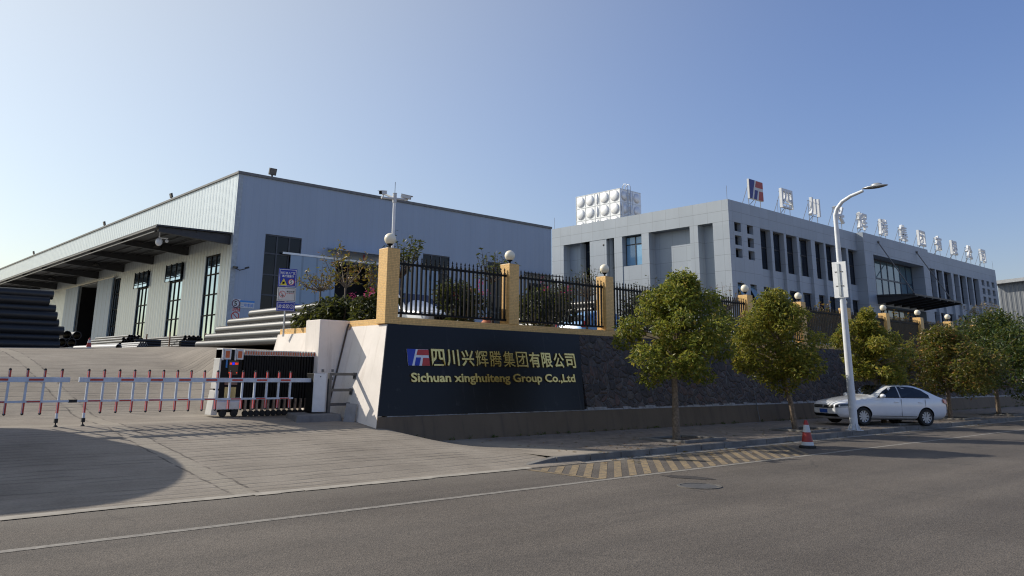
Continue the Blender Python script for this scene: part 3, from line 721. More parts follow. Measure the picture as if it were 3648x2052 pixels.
# lean-to canopy
m = MB(); m.hexa([(13.35,40.2,8.66),(17.19,40.2,8.72),(17.19,YE,8.72),(13.35,YE,8.66),(13.35,40.2,8.74),(17.19,40.2,8.80),(17.19,YE,8.80),(13.35,YE,8.74)])
can = m.build("canopy", DARKM, wh, O)
for k in range(14):
    y = 40.45+5.63*k
    m = MB(); m.hexa([(13.5,y-.1,8.42),(17.19,y-.1,8.18),(17.19,y+.1,8.18),(13.5,y+.1,8.42),(13.5,y-.1,8.655),(17.19,y-.1,8.70),(17.19,y+.1,8.70),(13.5,y+.1,8.655)]); m.build("beam", DARKM, can, O)
m = MB()
for k in range(5):
    x = 13.9+.75*k; m.bar((x,40.3,8.63),(x,YE,8.63),.06,.05)
m.build("purlin_row", DARKM, can, O)
m = MB(); m.bar((13.33,40.2,8.62),(13.33,YE,8.62),.05,.07); m.bar((13.42,40.6,8.45),(13.42,YE,8.45),.05,.06); m.build("edge_beam", GREYM, can, O)
for k in range(3):
    y = 46+11.2*k; m = MB(); m.lathe((15.4,y,8.4), [(.22,0),(.18,.1),(.05,.2)], 14); m.build("high_bay_lamp", GREYM, can, O)

# things fixed to the warehouse
def floodlight(loc, rz, label):
    t = thing("floodlight", label, "floodlight", loc, rz, "floodlights along the warehouse roof edge")
    m = MB(); m.box(-.04,.04,-.04,.04,0,.12); m.build("bracket", DARKM, t)
    m = MB(); m.hexa([(-.2,-.06,.10),(.2,-.06,.10),(.2,.06,.14),(-.2,.06,.14),(-.2,-.16,.46),(.2,-.16,.46),(.2,-.04,.50),(-.2,-.04,.50)]); m.build("housing", DARKM, t)
    m = MB(); m.quad((-.17,-.073,.14),(.17,-.073,.14),(.17,-.162,.44),(-.17,-.162,.44)); m.build("lens", GREYM, t)
    return t
fl0 = floodlight((19.05,40.0,12.06), 0, "small dark floodlight on the roof edge right of the warehouse corner")
dup(fl0, (17.2,49.7,12.05), R(-90), scale=(.75,.75,.75), label= "dark floodlight on the sunlit warehouse roof edge, nearest to the corner")
dup(fl0, (17.2,63.0,12.05), R(-90), scale=(.75,.75,.75), label= "dark floodlight midway along the sunlit warehouse roof edge")
dup(fl0, (17.2,84.1,12.05), R(-90), scale=(.75,.75,.75), label= "dark floodlight far along the sunlit warehouse roof edge, at the photo's left")
t = thing("dome_camera", "white dome security camera hanging under the canopy corner", "security camera", (13.9,41.3,8.6))
m = MB(); m.bar((13.9,41.3,8.62),(13.9,41.3,8.2),.05); m.bar((13.9,41.3,8.25),(14.3,41.2,8.25),.05); m.build("bracket", WHITE, t, (13.9,41.3,8.6))
m = MB(); m.sphere((13.9,41.3,8.05), .17, 14, 10, (1,1,1.25)); m.sphere((14.25,41.2,8.12),.09,10,8); m.build("dome", WHITE, t, (13.9,41.3,8.6), smooth='all')
t = thing("wall_camera", "small bullet cameras on a bent bracket at the warehouse corner", "security camera", (17.5,39.97,6.8))
m = MB(); m.tube([(17.35,39.97,6.95),(17.5,39.6,6.8),(17.8,39.55,6.9)], .025, 6); m.build("bracket", DARKM, t, (17.5,39.97,6.8))
m = MB(); m.bar((17.3,39.9,6.97),(17.36,39.6,6.93),.1); m.bar((17.75,39.55,6.92),(17.95,39.5,6.98),.09); m.build("camera_body", DARKM, t, (17.5,39.97,6.8))

def ring(m, c, r0, r1, n=28, y=0):
    for k in range(n):
        a, b = 2*math.pi*k/n, 2*math.pi*(k+1)/n
        m.quad((c[0]+r0*math.cos(a),y,c[1]+r0*math.sin(a)),(c[0]+r1*math.cos(a),y,c[1]+r1*math.sin(a)),(c[0]+r1*math.cos(b),y,c[1]+r1*math.sin(b)),(c[0]+r0*math.cos(b),y,c[1]+r0*math.sin(b)))
def disc(m, c, r, y, n=28): m.poly([(c[0]+r*math.cos(2*math.pi*k/n), y, c[1]+r*math.sin(2*math.pi*k/n)) for k in range(n)])
def put_text(par, body, x, z, w, h, y, mat, name="lettering", bold=.02, org=(0,0,0)):
    vs, fs = text_mesh(body, 1, 0, bold); vs = fit(vs, w, h)
    m = MB(); m.mesh(vs, fs, frame_m((x,y,z),(1,0,0),(0,0,1))); return m.build(name, mat, par, org)
t = thing("speed_sign", "round white speed limit sign reading 5 on the warehouse corner", "sign", (17.62,39.98,5.13))
m = MB(); m.box(-.24,.24,-.004,.012,-.24,.24); m.build("plate", WHITED, t)
m = MB(); ring(m, (0,0), .17, .22, y=-.007); m.build("ring", plain("dark_ring", (.16,.06,.10), .5), t)
put_text(t, "5", -.10, -.12, .15, .25, -.008, BLACKI)
t = thing("red_notice", "red notice plate with white characters under the speed sign", "sign", (17.63,39.98,4.84))
m = MB(); m.box(-.24,.24,-.004,.012,-.11,.11); m.build("plate", RED, t)
put_text(t, "进入厂区", -.2, .01, .4, .085, -.006, WHITED); put_text(t, "减速慢行", -.2, -.095, .4, .085, -.006, WHITED)
t = thing("prohibition_sign", "round no smoking sign lowest on the warehouse corner", "sign", (17.63,39.98,4.50))
m = MB(); m.box(-.24,.24,-.004,.012,-.24,.24); m.build("plate", WHITED, t)
m = MB(); ring(m, (0,0), .17, .22, y=-.007); m.quad((-.15,-.0068,.12),(-.12,-.0068,.15),(.15,-.0068,-.12),(.12,-.0068,-.15)); m.build("ring", RED, t)
t = thing("workshop_sign", "white and blue workshop number sign on the warehouse end wall", "sign", (18.22,39.98,5.12))
m = MB(); m.box(-.40,.40,-.004,.012,-.19,.10); m.build("plate", WHITED, t)
m = MB(); m.box(-.40,.40,-.005,.012,.101,.19); m.build("top_band", plain("band_blue", (.05,.25,.65), .5), t)
put_text(t, "二号车间", -.34, -.14, .68, .18, -.006, plain("letter_blue", (.03,.2,.6), .5))

# ------------------------------------------------------------------ office block
O = (48.03,30,2.6); XO, YO, ZT = 48.03, 30.0, 13.72
of = thing("office_building", "grey panelled office block with roof lettering and tall finned windows", "office building", O)
sm = [(48.68,49.53),(50.30,51.12)]; smz = [(11.56,12.19),(10.60,11.28),(9.72,10.36)]
bays = [(52.05,53.48),(53.82,55.38),(55.71,57.31),(57.65,59.51),(60.14,61.60),(61.91,63.54),(63.84,65.47),(65.82,67.55)]
bays2 = [(82.99,84.35),(84.69,86.25),(86.6,88.58),(89.22,90.57),(90.88,92.61),(92.95,94.42),(94.76,96.40)]
sm3x = [(97.37,98.22),(98.95,99.80),(100.58,101.45)]; sm3z = [(11.62,12.22),(10.68,11.33),(9.82,10.42)]
holes = [(a,b,c,d,.42) for a,b in sm for c,d in smz]+[(a,b,c,d,.35) for a,b in sm3x for c,d in sm3z]
holes += [(a,b,2.7,12.17,.48) for a,b in bays+bays2]+[(69.1,80.05,2.6,12.3,1.6)]+[(a,b,5.2,8.0,.3) for a,b in sm]
m = MB()
facade(m, 'x', YO, XO, 102.3, 2.55, ZT, holes)
for a, b in bays+bays2:     # spandrel between the floors, held back from the fins
    m.box(a+.002, b-.002, YO+.22, YO+.478, 8.0, 9.27); m.box(a+.002, b-.002, YO+.22, YO+.478, 2.7, 4.6)
m.build("front_wall", OFFP, of, O)
m = MB()      # sunlit gable
lh = [(40.753,45.74,2.7,12.2,.75),(40.29,43.85,2.7,12.2,.75),(37.60,39.49,2.7,12.2,.55),(33.24,36.91,2.7,12.2,.75),(31.31,32.55,2.7,12.2,.75)]
facade(m, 'y', XO, YO, 47.08, 2.55, ZT, lh)
m.box(XO+.02, XO+.74, 41.10, 42.85, 2.7, 12.19)
m.box(XO+.04, XO+.54, 37.602, 39.488, 2.7, 9.86)
m.build("gable_wall", OFFP, of, O)
m = MB(); m.quad((102.3,30,2.6),(102.3,47.08,2.6),(102.3,47.08,ZT),(102.3,30,ZT)); m.quad((XO,47.08,2.6),(102.3,47.08,2.6),(102.3,47.08,ZT),(XO,47.08,ZT))
m.build("rear_wall", OFFP, of, O)
m = MB(); m.quad((XO,30,ZT-.9),(102.3,30,ZT-.9),(102.3,47.08,ZT-.9),(XO,47.08,ZT-.9)); m.build("roof", YARD, of, O)
m = MB()
for a, b, c, d in ((XO+.004,102.296,30.003,30.25),(XO+.004,102.296,46.8,47.076),(XO+.004,XO+.25,30.26,46.79),(102.05,102.296,30.26,46.79)): m.box(a,b,c,d,ZT-.9,ZT+.003)
m.build("parapet", OFFP, of, O)
m = MB()      # projecting entrance bay
facade(m, 'x', 29.4, 67.55, 81.4, 2.55, ZT, [(69.2,79.95,8.58,12.0,1.2),(69.6,79.4,2.6,7.7,1.0)], back=False)
m.quad((67.55,29.4,2.55),(67.55,30,2.55),(67.55,30,ZT),(67.55,29.4,ZT)); m.quad((81.4,29.4,2.55),(81.4,30,2.55),(81.4,30,ZT),(81.4,29.4,ZT))
m.box(67.551,81.399,29.401,30.24,ZT-.5,ZT+.006)
m.build("entrance_bay", OFFP, of, O)
window(of, O, 'x', 30.55, 69.2, 79.95, 8.58, 12.0, 8, (10.3,), plain("navy_frame", (.015,.035,.07), .4), GLASSB, .14, "curtain_wall")
window(of, O, 'x', 30.35, 69.6, 79.4, 2.6, 7.7, 8, (5.2,), DARKM, GLASSB, .12, "entrance_glazing")
for a, b in sm:
    for c, d in smz: window(of, O, 'x', YO+.36, a, b, c, d, 1, (), DARKM, GLASSO, .05)
    f = window(of, O, 'x', YO+.25, a, b, 5.2, 8.0, 1, (6.4,), DARKM, GLASSO, .06)
    m = MB(); m.hexa([(a+.08,YO-.55,6.55),(b-.08,YO-.55,6.55),(b-.08,YO-.52,6.55),(a+.08,YO-.52,6.55),(a+.08,YO+.18,7.9),(b-.08,YO+.18,7.9),(b-.08,YO+.21,7.9),(a+.08,YO+.21,7.9)]); m.build("open_sash", GLASSB, f, O)
for a, b in sm3x:
    for c, d in sm3z: window(of, O, 'x', YO+.3, a, b, c, d, 1, (), DARKM, GLASSO, .05)
for a, b in bays+bays2:
    window(of, O, 'x', YO+.43, a, b, 9.27, 12.17, 1, (10.9,), DARKM, GLASSO, .08)
    window(of, O, 'x', YO+.43, a, b, 4.6, 7.98, 1, (6.6,), DARKM, GLASSO, .08)
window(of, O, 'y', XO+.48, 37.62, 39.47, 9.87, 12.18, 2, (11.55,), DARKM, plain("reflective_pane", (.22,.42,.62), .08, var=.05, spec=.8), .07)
window(of, O, 'y', XO+.68, 42.9, 43.83, 9.9, 12.18, 1, (11.5,), DARKM, GLASSO, .06)
window(of, O, 'y', XO+.45, 40.31, 41.08, 9.87, 12.18, 1, (11.55,), DARKM, GLASSO, .06)
# cantilevered entrance canopy with tie rods
m = MB(); m.hexa([(69.1,26.3,8.32),(79.2,26.3,8.32),(79.2,29.39,8.42),(69.1,29.39,8.42),(69.1,26.3,8.46),(79.2,26.3,8.46),(79.2,29.39,8.56),(69.1,29.39,8.56)])
cp = m.build("entrance_canopy", DARKM, of, O)
for k in range(7):
    x = 69.25+1.63*k
    m = MB(); m.hexa([(x-.08,26.2,8.2),(x+.08,26.2,8.2),(x+.08,29.39,7.78),(x-.08,29.39,7.78),(x-.08,26.2,8.315),(x+.08,26.2,8.315),(x+.08,29.39,8.41),(x-.08,29.39,8.41)]); m.build("canopy_beam", DARKM, cp, O)
for xa, xe in ((70.4,69.25),(78.6,77.4)):
    m = MB(); m.tube([(xa,29.39,13.2),(xe,26.4,8.5)], .045, 8); m.sphere((xa,29.38,13.2), .13, 10, 8); m.build("tie_rod", GREYM, cp, O, smooth=True)
m = MB()
for x, y in ((XO+.12,30.12),(XO+.12,46.9),(55,30.12),(102.1,30.12),(74,46.9)): m.tube([(x,y,ZT),(x,y,ZT+1.0)], .012, 5)
m.build("lightning_rod_set", GREYM, of, O)
t = thing("gable_camera", "small dark dome camera in the office gable recess", "security camera", (XO+.12,41.4,11.75))
m = MB(); m.sphere((0,0,0), .14, 12, 8); m.build("dome", DARKM, t, smooth='all')
m = MB(); m.box(-.02,.05,-.1,.1,.08,.2); m.build("mount", GREYM, t)

# water tank on the roof
tx, ty0, ty1, tz0, tz1, tw = 50.5, 41.64, 46.53, 13.0, 16.8, 2.77
tk = thing("water_tank", "square stainless water tank with round pressed bulges on the office roof", "water tank", (tx,ty0,tz0))
O2 = (tx,ty0,tz0)
m = MB(); m.box(tx,tx+tw,ty0,ty1,tz0,tz1); m.build("shell", TANKM, tk, O2)
m = MB(); ph = 1.09
cols = [(ty1-1.07*(k+1), ty1-1.07*k) for k in range(2)]+[(ty1-2.68, ty1-2.14)]+[(ty1-2.68-1.105*(k+1), ty1-2.68-1.105*k) for k in range(2)]
for ya, ye in cols:
    for q in range(4):
        zc = tz1-ph*(q+.5); ry = (ye-ya)*.43; rz_ = ph*.43
        if zc-rz_ < tz0: continue
        if ye-ya < .7: m.sphere((tx,(ya+ye)/2,zc), 1, 14, 10, (.10,.13,rz_))
        else: m.sphere((tx,(ya+ye)/2,zc), 1, 20, 14, (.13,ry,rz_))
for k in range(3):
    for q in range(4):
        zc = tz1-ph*(q+.5); w_ = tw/2.6
        if k == 1: xc, rx = tx+tw*.5, .13
        else: xc, rx = tx+(tw*.21 if k == 0 else tw*.79), tw*.15
        if zc-ph*.39 >= tz0: m.sphere((xc,ty0,zc), 1, 18, 12, (rx,.15,ph*.39))
m.build("pressed_bulge_grid", TANKM, tk, O2, smooth='all')
m = MB()
yy_ = [c[0] for c in cols]+[ty1]
for y in yy_: m.box(tx-.02,tx-.001,y-.02,y+.02,tz0,tz1)
for q in range(4): m.box(tx-.022,tx-.003,ty0,ty1,tz1-ph*q-.02,tz1-ph*q+.02)
for x in (tx+tw*.4,tx+tw*.6): m.box(x-.02,x+.02,ty0-.02,ty0-.001,tz0,tz1)
for q in range(4): m.box(tx,tx+tw,ty0-.022,ty0-.003,tz1-ph*q-.02,tz1-ph*q+.02)
m.build("weld_seam_grid", SILVER, tk, O2)
m = MB()
for x in (tx+.75, tx+1.15):
    m.tube([(x,ty0-.2,13.3),(x,ty0-.2,17.1),(x,ty0-.1,17.28),(x,ty0+.15,17.3),(x,ty0+.3,17.1),(x,ty0+.3,16.8)], .03, 6)
for k in range(12): m.tube([(tx+.75,ty0-.2,13.5+.3*k),(tx+1.15,ty0-.2,13.5+.3*k)], .018, 5)
m.build("ladder", SILVER, tk, O2, smooth=True)
m = MB(); m.tube([(tx+.18,ty0-.15,13),(tx+.18,ty0-.15,15.6)], .07, 8); m.build("overflow_pipe", WHITE, tk, O2, smooth=True)

# roof lettering: each character on its own steel frame
lx = [(51.36,53.2),(55.84,57.50),(60.30,61.9),(64.46,66.1),(68.85,70.5),(73.15,74.75),(77.5,79.1),(81.8,83.4),(86.1,87.6),(90.3,91.9),(94.7,96.25),(98.9,100.4)]
LETTER = plain("letter_metal", (.70,.72,.74), .45, var=.08)
for k, (a, b) in enumerate(lx):
    loc = ((a+b)/2, 30.35, ZT)
    if k == 0:
        t = thing("roof_emblem", "red, white and blue emblem board standing on the office roof corner", "sign", loc)
    else:
        t = thing("roof_character", "large white metal character %s on the office roof, %s after the emblem board" % (chars[k-1], ORD[k-1]), "sign", loc, group="raised characters on the office roof")
    m = MB()
    for x in (a+.12, b-.12):
        m.bar((x,30.42,ZT),(x,30.42,15.5),.032); m.bar((x,31.3,ZT-.5),(x,30.44,15.3),.026)
    m.bar((a,30.42,14.36),(b,30.42,14.36),.03); m.bar((a,30.42,15.55),(b,30.42,15.55),.03)
    m.bar((a+.3,31.3,ZT-.5),((a+b)/2,30.42,14.4),.04)
    m.build("support_frame", GREYM, t, loc)
    if k == 0:
        mk = {q: MB() for q in ('blue','red','white')}
        logo(mk, b-a, 1.42, frame_m((a,30.22,14.35),(1,0,0),(0,0,1)))
        m = mk['white']; m.box(a-.02,b+.02,30.24,30.39,14.33,15.79)
        bd = m.build("board", WHITED, t, loc); mk['blue'].build("blue_field", plain("dull_blue", (.02,.03,.20), .5), bd, loc); mk['red'].build("red_field", plain("dull_red", (.40,.06,.045), .5), bd, loc)
    else:
        vs, fs = text_mesh(chars[k-1], 1, .11, .006 if chars[k-1] in '辉腾集团' else .024); vs = fit(vs, b-a, 1.5)
        m = MB(); m.mesh(vs, fs, frame_m((a,30.27,14.32),(1,0,0),(0,0,1))); m.build("character", LETTER, t, loc)

# shed beyond the office
sh = thing("grey_shed", "grey corrugated shed with a pale roof edge beyond the office", "shed", (110,28,2.6))
O = (110,28,2.6)
m = MB(); m.quad((110,20,0),(110,32.2,0),(110,32.2,12.9),(110,20,13.6)); m.quad((110,32.2,0),(150,32.2,0),(150,32.2,12.9),(110,32.2,12.9)); m.quad((110,20,0),(150,20,0),(150,20,13.6),(110,20,13.6)); m.build("wall", SHEDW, sh, O)
m = MB(); m.hexa([(109.3,19.5,13.6),(151,19.5,13.6),(151,32.6,12.85),(109.3,32.6,12.85),(109.3,19.5,14.0),(151,19.5,14.0),(151,32.6,13.25),(109.3,32.6,13.25)]); m.build("roof", plain("pale_roof", (.45,.46,.46), .5), sh, O)

# ------------------------------------------------------------------ gate and barriers
O = (9.3,19.2,.7)
gt = thing("folding_gate", "black and white electric folding gate drawn back against the block", "gate", O)
hd = MB(); hd.box(8.14,8.66,19.0,19.36,.80,2.26); hu = hd.build("head_unit", BLACKI, gt, O, bevel=.01)
m = MB(); m.hexa([(7.99,19.0,.74),(8.139,19.0,.74),(8.139,19.36,.74),(7.99,19.36,.74),(8.05,19.0,1.3),(8.139,19.0,1.3),(8.139,19.34,1.3),(8.05,19.34,1.3)]); m.hexa([(8.07,19.0,1.34),(8.139,19.0,1.34),(8.139,19.34,1.34),(8.07,19.34,1.34),(8.10,19.0,2.05),(8.139,19.0,2.05),(8.139,19.34,2.05),(8.10,19.34,2.05)]); m.build("white_nose", plain("gate_white", (.58,.57,.54), .35, var=.08, scale=3), hu, O, bevel=.01)
m = MB(); m.box(8.08,8.70,18.93,19.42,.86,1.06); m.box(8.10,8.68,18.95,19.40,1.06,1.12); m.build("skirt", plain("gate_silver", (.60,.60,.62), .35, metal=.4), hu, O, bevel=.02)
m = MB(); m.box(8.32,8.56,18.985,18.999,1.66,2.0); sr = m.build("display", plain("display_black", (.01,.01,.01), .15), hu, O)
m = MB()
for a in (8.345,8.375,8.475,8.505,8.535): m.box(a,a+.018,18.98,18.984,1.90,1.95)
for a in (8.33,8.36,8.52): m.box(a,a+.022,18.98,18.984,1.70,1.725)
m.build("red_digits", emis("led_red", (1,.06,.02), .8), sr, O)
m = MB(); m.box(8.405,8.46,18.98,18.984,1.895,1.955); m.build("blue_digits", emis("led_blue", (.03,.03,1), .8), sr, O)
m = MB(); m.box(8.25,8.29,18.988,18.999,1.83,2.02); m.build("blue_label", plain("label_blue", (.04,.2,.5), .5), hu, O)
m = MB(); m.box(8.26,8.57,18.985,18.999,1.43,1.56); m.build("brown_plate", plain("plate_brown", (.22,.13,.09), .5), hu, O)
m = MB(); m.box(8.27,8.55,18.985,18.999,.97+.12,1.38); m.build("mirror_panel", plain("gold_mirror", (.40,.34,.18), .2, metal=.6, var=.3, scale=3), hu, O)
m = MB()
for a in (8.14,8.45): 
    m.box(a,a+.04,18.97,19.34,2.0,2.28); m.box(a+.05,a+.22,18.97,19.0,2.02,2.27)
m.build("cap_bracket", plain("gate_bracket", (.62,.62,.62), .4), hu, O, bevel=.01)
for a in (8.215,8.525):
    m = MB(); m.box(a,a+.10,18.962,18.969,2.06,2.22); m.build("reflector", ORANGE, hu, O)
for a in (8.25,8.53):
    m = MB(); m.tube([(a,18.92,.785),(a,18.99,.785)], .085, 14); m.build("drive_wheel", RUBBER, gt, O, smooth=True)
fr = MB(); cp_ = MB(); rf = []
for k in range(30):
    x = 8.70+.0665*k + (.012*(k-22) if k > 22 else 0)
    fr.box(x,x+.05,19.0,19.42,.86,2.20); fr.box(x+.05,x+.0665,19.06,19.36,.9,2.15)
    cp_.box(x-.002,x+.052,18.985,19.43,2.13,2.255)
    q = MB(); q.box(x+.010,x+.042,18.977,18.984,2.145,2.225); rf.append(q)
fb_ = fr.build("accordion_frame", BLACKI, gt, O)
cp_.build("cap_row", plain("gate_cap", (.62,.60,.56), .4), fb_, O); [q.build("reflector", ORANGE, fb_, O) for q in rf]
for k in range(13):
    x = 8.80+.146*k
    m = MB(); m.tube([(x,18.90,.765),(x,18.97,.765)], .07, 12); wq = m.build("wheel", RUBBER, gt, O, smooth=True)
    m = MB(); m.box(x-.025,x+.025,18.93,18.99,.83,1.0); m.box(x-.02,x+.02,18.92,18.985,1.0,1.10); m.build("wheel_bracket", plain("bracket_bronze", (.30,.22,.16), .4) if k == 0 else bpy.data.materials["bracket_bronze"], wq, O)

def barrier(label, x0, x1, posts, foot, capx, org):
    t = thing("road_barrier", label, "barrier", org, group="red and white picket barrier arms")
    m = MB(); m.box(x0,x1,17.965,18.035,1.505,1.60); bm = m.build("boom", plain("boom_white", (.53,.57,.64), .4) if "boom_white" not in bpy.data.materials else bpy.data.materials["boom_white"], t, org, bevel=.004)
    m = MB(); ps = sorted(posts)
    for k in range(0 if capx > 0 else 1, len(ps)-1, 2):
        m = MB(); m.box(ps[k]+.03, ps[k+1]-.02, 17.958, 17.9645, 1.535, 1.572); m.build("red_sticker", RED, bm, org)
    m = MB(); m.box(x0-.03 if capx > 0 else x0, x1-.45 if capx > 0 else x1+.06, 17.97,18.01,1.12,1.16); lr = m.build("lower_rail", bpy.data.materials["boom_white"], t, org)
    for k in range(0 if capx > 0 else 1, len(ps)-1, 2):
        m = MB(); m.box(ps[k]+.04, ps[k+1]-.03, 17.962,17.9695,1.128,1.152); m.build("red_sticker", RED, lr, org)
    m = MB()
    e = x0-.03 if capx > 0 else x1+.06
    m.box(e-.035,e+.035,17.962,18.018,1.11,1.17); m.build("rail_cap", RUBBER, lr, org)
    for p in ps:
        ft = abs(p-foot) < .01
        m = MB(); zb = .78 if ft else .915
        m.mi = 0; m.box(p-.02,p+.02,17.985,18.03,1.16,1.505); m.mi = 1; m.box(p-.02,p+.02,17.985,18.03,1.60,1.735); m.box(p-.02,p+.02,17.985,18.03,zb+.13 if ft else zb,1.12)
        m.mi = 0
        m.box(p-.0205,p-.012,17.98,17.984,zb,1.12); m.box(p-.0205,p-.012,17.98,17.984,1.6,1.735)
        if ft: m.box(p-.02,p+.02,17.985,18.03,zb,zb+.13)
        m.mi = 2; m.sphere((p,18.007,1.74), .028, 10, 6); m.sphere((p,18.007,zb), .028, 10, 6)
        if ft: m.box(p-.03,p+.03,17.97,18.04,zb-.05,zb+.03); m.tube([(p,18.005,zb-.05),(p,18.005,.665)], .012, 6); m.lathe((p,18.005,.66),[(.05,0),(.02,.03)],10)
        m.build("picket", [bpy.data.materials["boom_white"], RED, RUBBER], t, org)
    return t
barrier("red and white picket barrier arm reaching from the white cabinet to mid driveway", 4.80, 9.98, [4.97+.2985*k for k in range(16)], 4.97, 1, (9.98,18,.66))
barrier("red and white picket barrier arm coming in from the photo's left edge", -1.2, 4.63, [4.478-.303*k for k in range(18)], 4.478, -1, (-1.2,18,.66))
O = (10.1,18.05,.7)
cb = thing("barrier_cabinet", "white barrier motor cabinet with a black side on a concrete slab", "barrier cabinet", O)
m = MB(); m.box(9.98,10.30,17.87,18.2,.80,1.72); m.build("housing", BLACKI, cb, O, bevel=.008)
m = MB(); m.box(9.985,10.325,17.845,17.869,.81,1.715); m.build("door", plain("cabinet_white", (.62,.64,.66), .4, var=.06), cb, O, bevel=.006)
m = MB(); m.tube([(10.16,17.845,1.64),(10.16,17.838,1.64)], .015, 8); m.build("lock", DARKM, cb, O)
m = MB(); m.hexa([(9.35,17.45,.5),(10.62,17.45,.5),(10.62,18.4,.5),(9.55,18.4,.5),(9.42,17.5,.76),(10.58,17.5,.78),(10.6,18.35,.795),(9.6,18.35,.795)])
m.build("concrete_slab", plain("dark_slab", (.16,.155,.15), .9, var=.3, scale=3, bmp=.5), label="low dark concrete slab under the barrier cabinet", cat="slab", bevel=.02)
O = (10.42,17.9,.8)
rfm = thing("steel_rail_frame", "grey steel rail frame bolted to the driveway wall beside the cabinet", "railing", O)
m = MB(); m.bar((10.42,17.85,.72),(10.42,17.85,1.73),.075); m.build("post", DKG, rfm, O)
for z in (1.70,1.32,.98):
    m = MB(); m.bar((10.451,17.85,z),(xb(z)-.03,17.85,z),.065); m.box(xb(z)-.05,xb(z)+.01,17.8,17.9,z-.11,z+.04); m.build("rail", DKG, rfm, O)
m = MB(); m.hexa([(10.56,17.36,.60),(10.80,17.25,.58),(10.83,17.29,.58),(10.59,17.40,.60),(10.70,17.48,1.02),(10.94,17.37,1.0),(10.97,17.41,1.0),(10.73,17.52,1.02)])
m.build("stone_slab", plain("grey_slab", (.22,.22,.22), .7), label="loose grey slab leaning against the foot of the driveway wall", cat="slab")

# gatehouse just out of frame; its round-ended roof shades the ramp
O = (-2.0,20.2,.7)
gh = thing("gatehouse", "small gatehouse with a flat round-ended roof at the driveway's left, its shadow on the ramp", "gatehouse", O)
m = MB(); rc = 2.7; cx, cy = -.2, 20.75
pts = [(cx+rc*math.sin(a)*1.0, cy-rc*math.cos(a), 4.45) for a in [math.pi*k/20 for k in range(21)]]+[(-6,cy+rc,4.45),(-6,cy-rc,4.45)]
m.prism(pts, (0,0,.35)); m.build("roof", WHITED, gh, O)
m = MB(); m.box(-5.2,-2.2,19.3,22.2,.5,4.45); m.build("wall", FLANK, gh, O)
m = MB(); m.tube([(.7,20.75,.7),(.7,20.75,4.45)], .12, 12); m.build("column", WHITED, gh, O)
window(gh, O, 'x', 19.27, -4.6, -2.8, 1.6, 3.0, 2, (), DARKM, GLASSW)
O = (-1.35,18.05,.66)
cb = thing("barrier_cabinet", "barrier motor cabinet by the gatehouse at the driveway's left side", "barrier cabinet", O)
m = MB(); m.box(-1.5,-1.2,17.87,18.2,.6,1.72); m.build("housing", BLACKI, cb, O)
m = MB(); m.box(-1.49,-1.21,17.845,17.869,.62,1.7); m.build("door", WHITED, cb, O)

# ------------------------------------------------------------------ poles and signs
O = (12.17,17.95,2.6)
cpole = thing("camera_pole", "white pole with two security cameras on a cross arm behind the corner pillar", "camera pole", O)
m = MB(); m.tube([(12.17,17.95,2.6),(12.17,17.95,6.42)], .042, 12); m.build("pole", WHITE, cpole, O, smooth=True)
m = MB(); m.tube([(12.17,17.95,6.28),(12.17,17.95,6.53)], .055, 12); m.lathe((12.17,17.95,6.53),[(.06,0),(.06,.015)],12); m.build("hub", WHITED, cpole, O, smooth=True)
m = MB(); m.tube([(11.74,17.95,6.36),(12.6,17.95,6.43)], .03, 10); m.tube([(12.17,17.95,6.4),(12.05,18.4,6.6)], .028, 8); m.build("cross_arm", WHITED, cpole, O, smooth=True)
m = MB(); m.tube([(12.17,17.95,6.54),(12.17,17.95,6.86)], .008, 6); m.build("lightning_rod", GREYM, cpole, O)
for sx_, d in ((11.79, Vector((-.86,-.45,-.18))), (12.53, Vector((.75,-.6,-.2)))):
    c = Vector((sx_,17.95,6.50)); d.normalize()
    m = MB(); m.bar(c-d*.13, c+d*.15, .095, .09); cmo = m.build("camera", WHITED, cpole, O, bevel=.008)
    m = MB(); m.bar(c+d*.151, c+d*.155, .085, .08); m.build("lens", BLACKI, cmo, O)
    m = MB(); m.bar(c+Vector((0,0,.05))-d*.12, c+d*.21+Vector((0,0,.05)), .115, .012); m.build("hood", WHITED, cmo, O)
    m = MB(); m.bar(c-Vector((0,0,.045)), c-Vector((0,0,.12)), .03); m.build("mount", WHITED, cmo, O)

O = (11.25,22.05,2.85)
sp = thing("notice_post", "steel post with blue, white and blue notice boards above the driveway wall", "signpost", O, R(-14))
m = MB(); m.tube([(0,.03,-.1),(0,.03,1.8)], .03, 10); m.build("post", SILVER, sp, smooth=True)
m = MB(); m.box(-.27,.27,-.02,0,1.35,1.89); b1 = m.build("speed_board", BLUE, sp)
m = MB(); q = MB()
def border(m, x0, x1, z0, z1, w, y):
    m.box(x0,x1,y-.002,y,z1-w,z1); m.box(x0,x1,y-.002,y,z0,z0+w); m.box(x0,x0+w,y-.002,y,z0+w,z1-w); m.box(x1-w,x1,y-.002,y,z0+w,z1-w)
border(m, -.245,.245,1.375,1.865,.012,-.0215); m.build("border", WHITE, b1)
put_text(b1, "车辆进入厂区", -.215, 1.725, .43, .075, -.0225, WHITE); put_text(b1, "请减速慢行", -.175, 1.63, .35, .075, -.0225, WHITE)
m = MB(); m.poly([(-.22,-.0225,1.40),(-.01,-.0225,1.40),(-.115,-.0225,1.60)]); m.build("warning_triangle", plain("warn_yellow", (.75,.65,.06), .5), b1)
m = MB(); m.poly([(-.15,-.0235,1.43),(-.085,-.0235,1.43),(-.08,-.0235,1.50),(-.15,-.0235,1.50)]); m.build("hand_pictogram", BLACKI, b1)
m = MB(); disc(m, (.11,1.50), .095, -.0225); m.build("speed_disc", WHITE, b1)
m = MB(); ring(m, (.11,1.50), .075, .095, y=-.0235); m.build("speed_ring", RED, b1)
put_text(b1, "5", .078, 1.45, .06, .10, -.024, BLACKI)
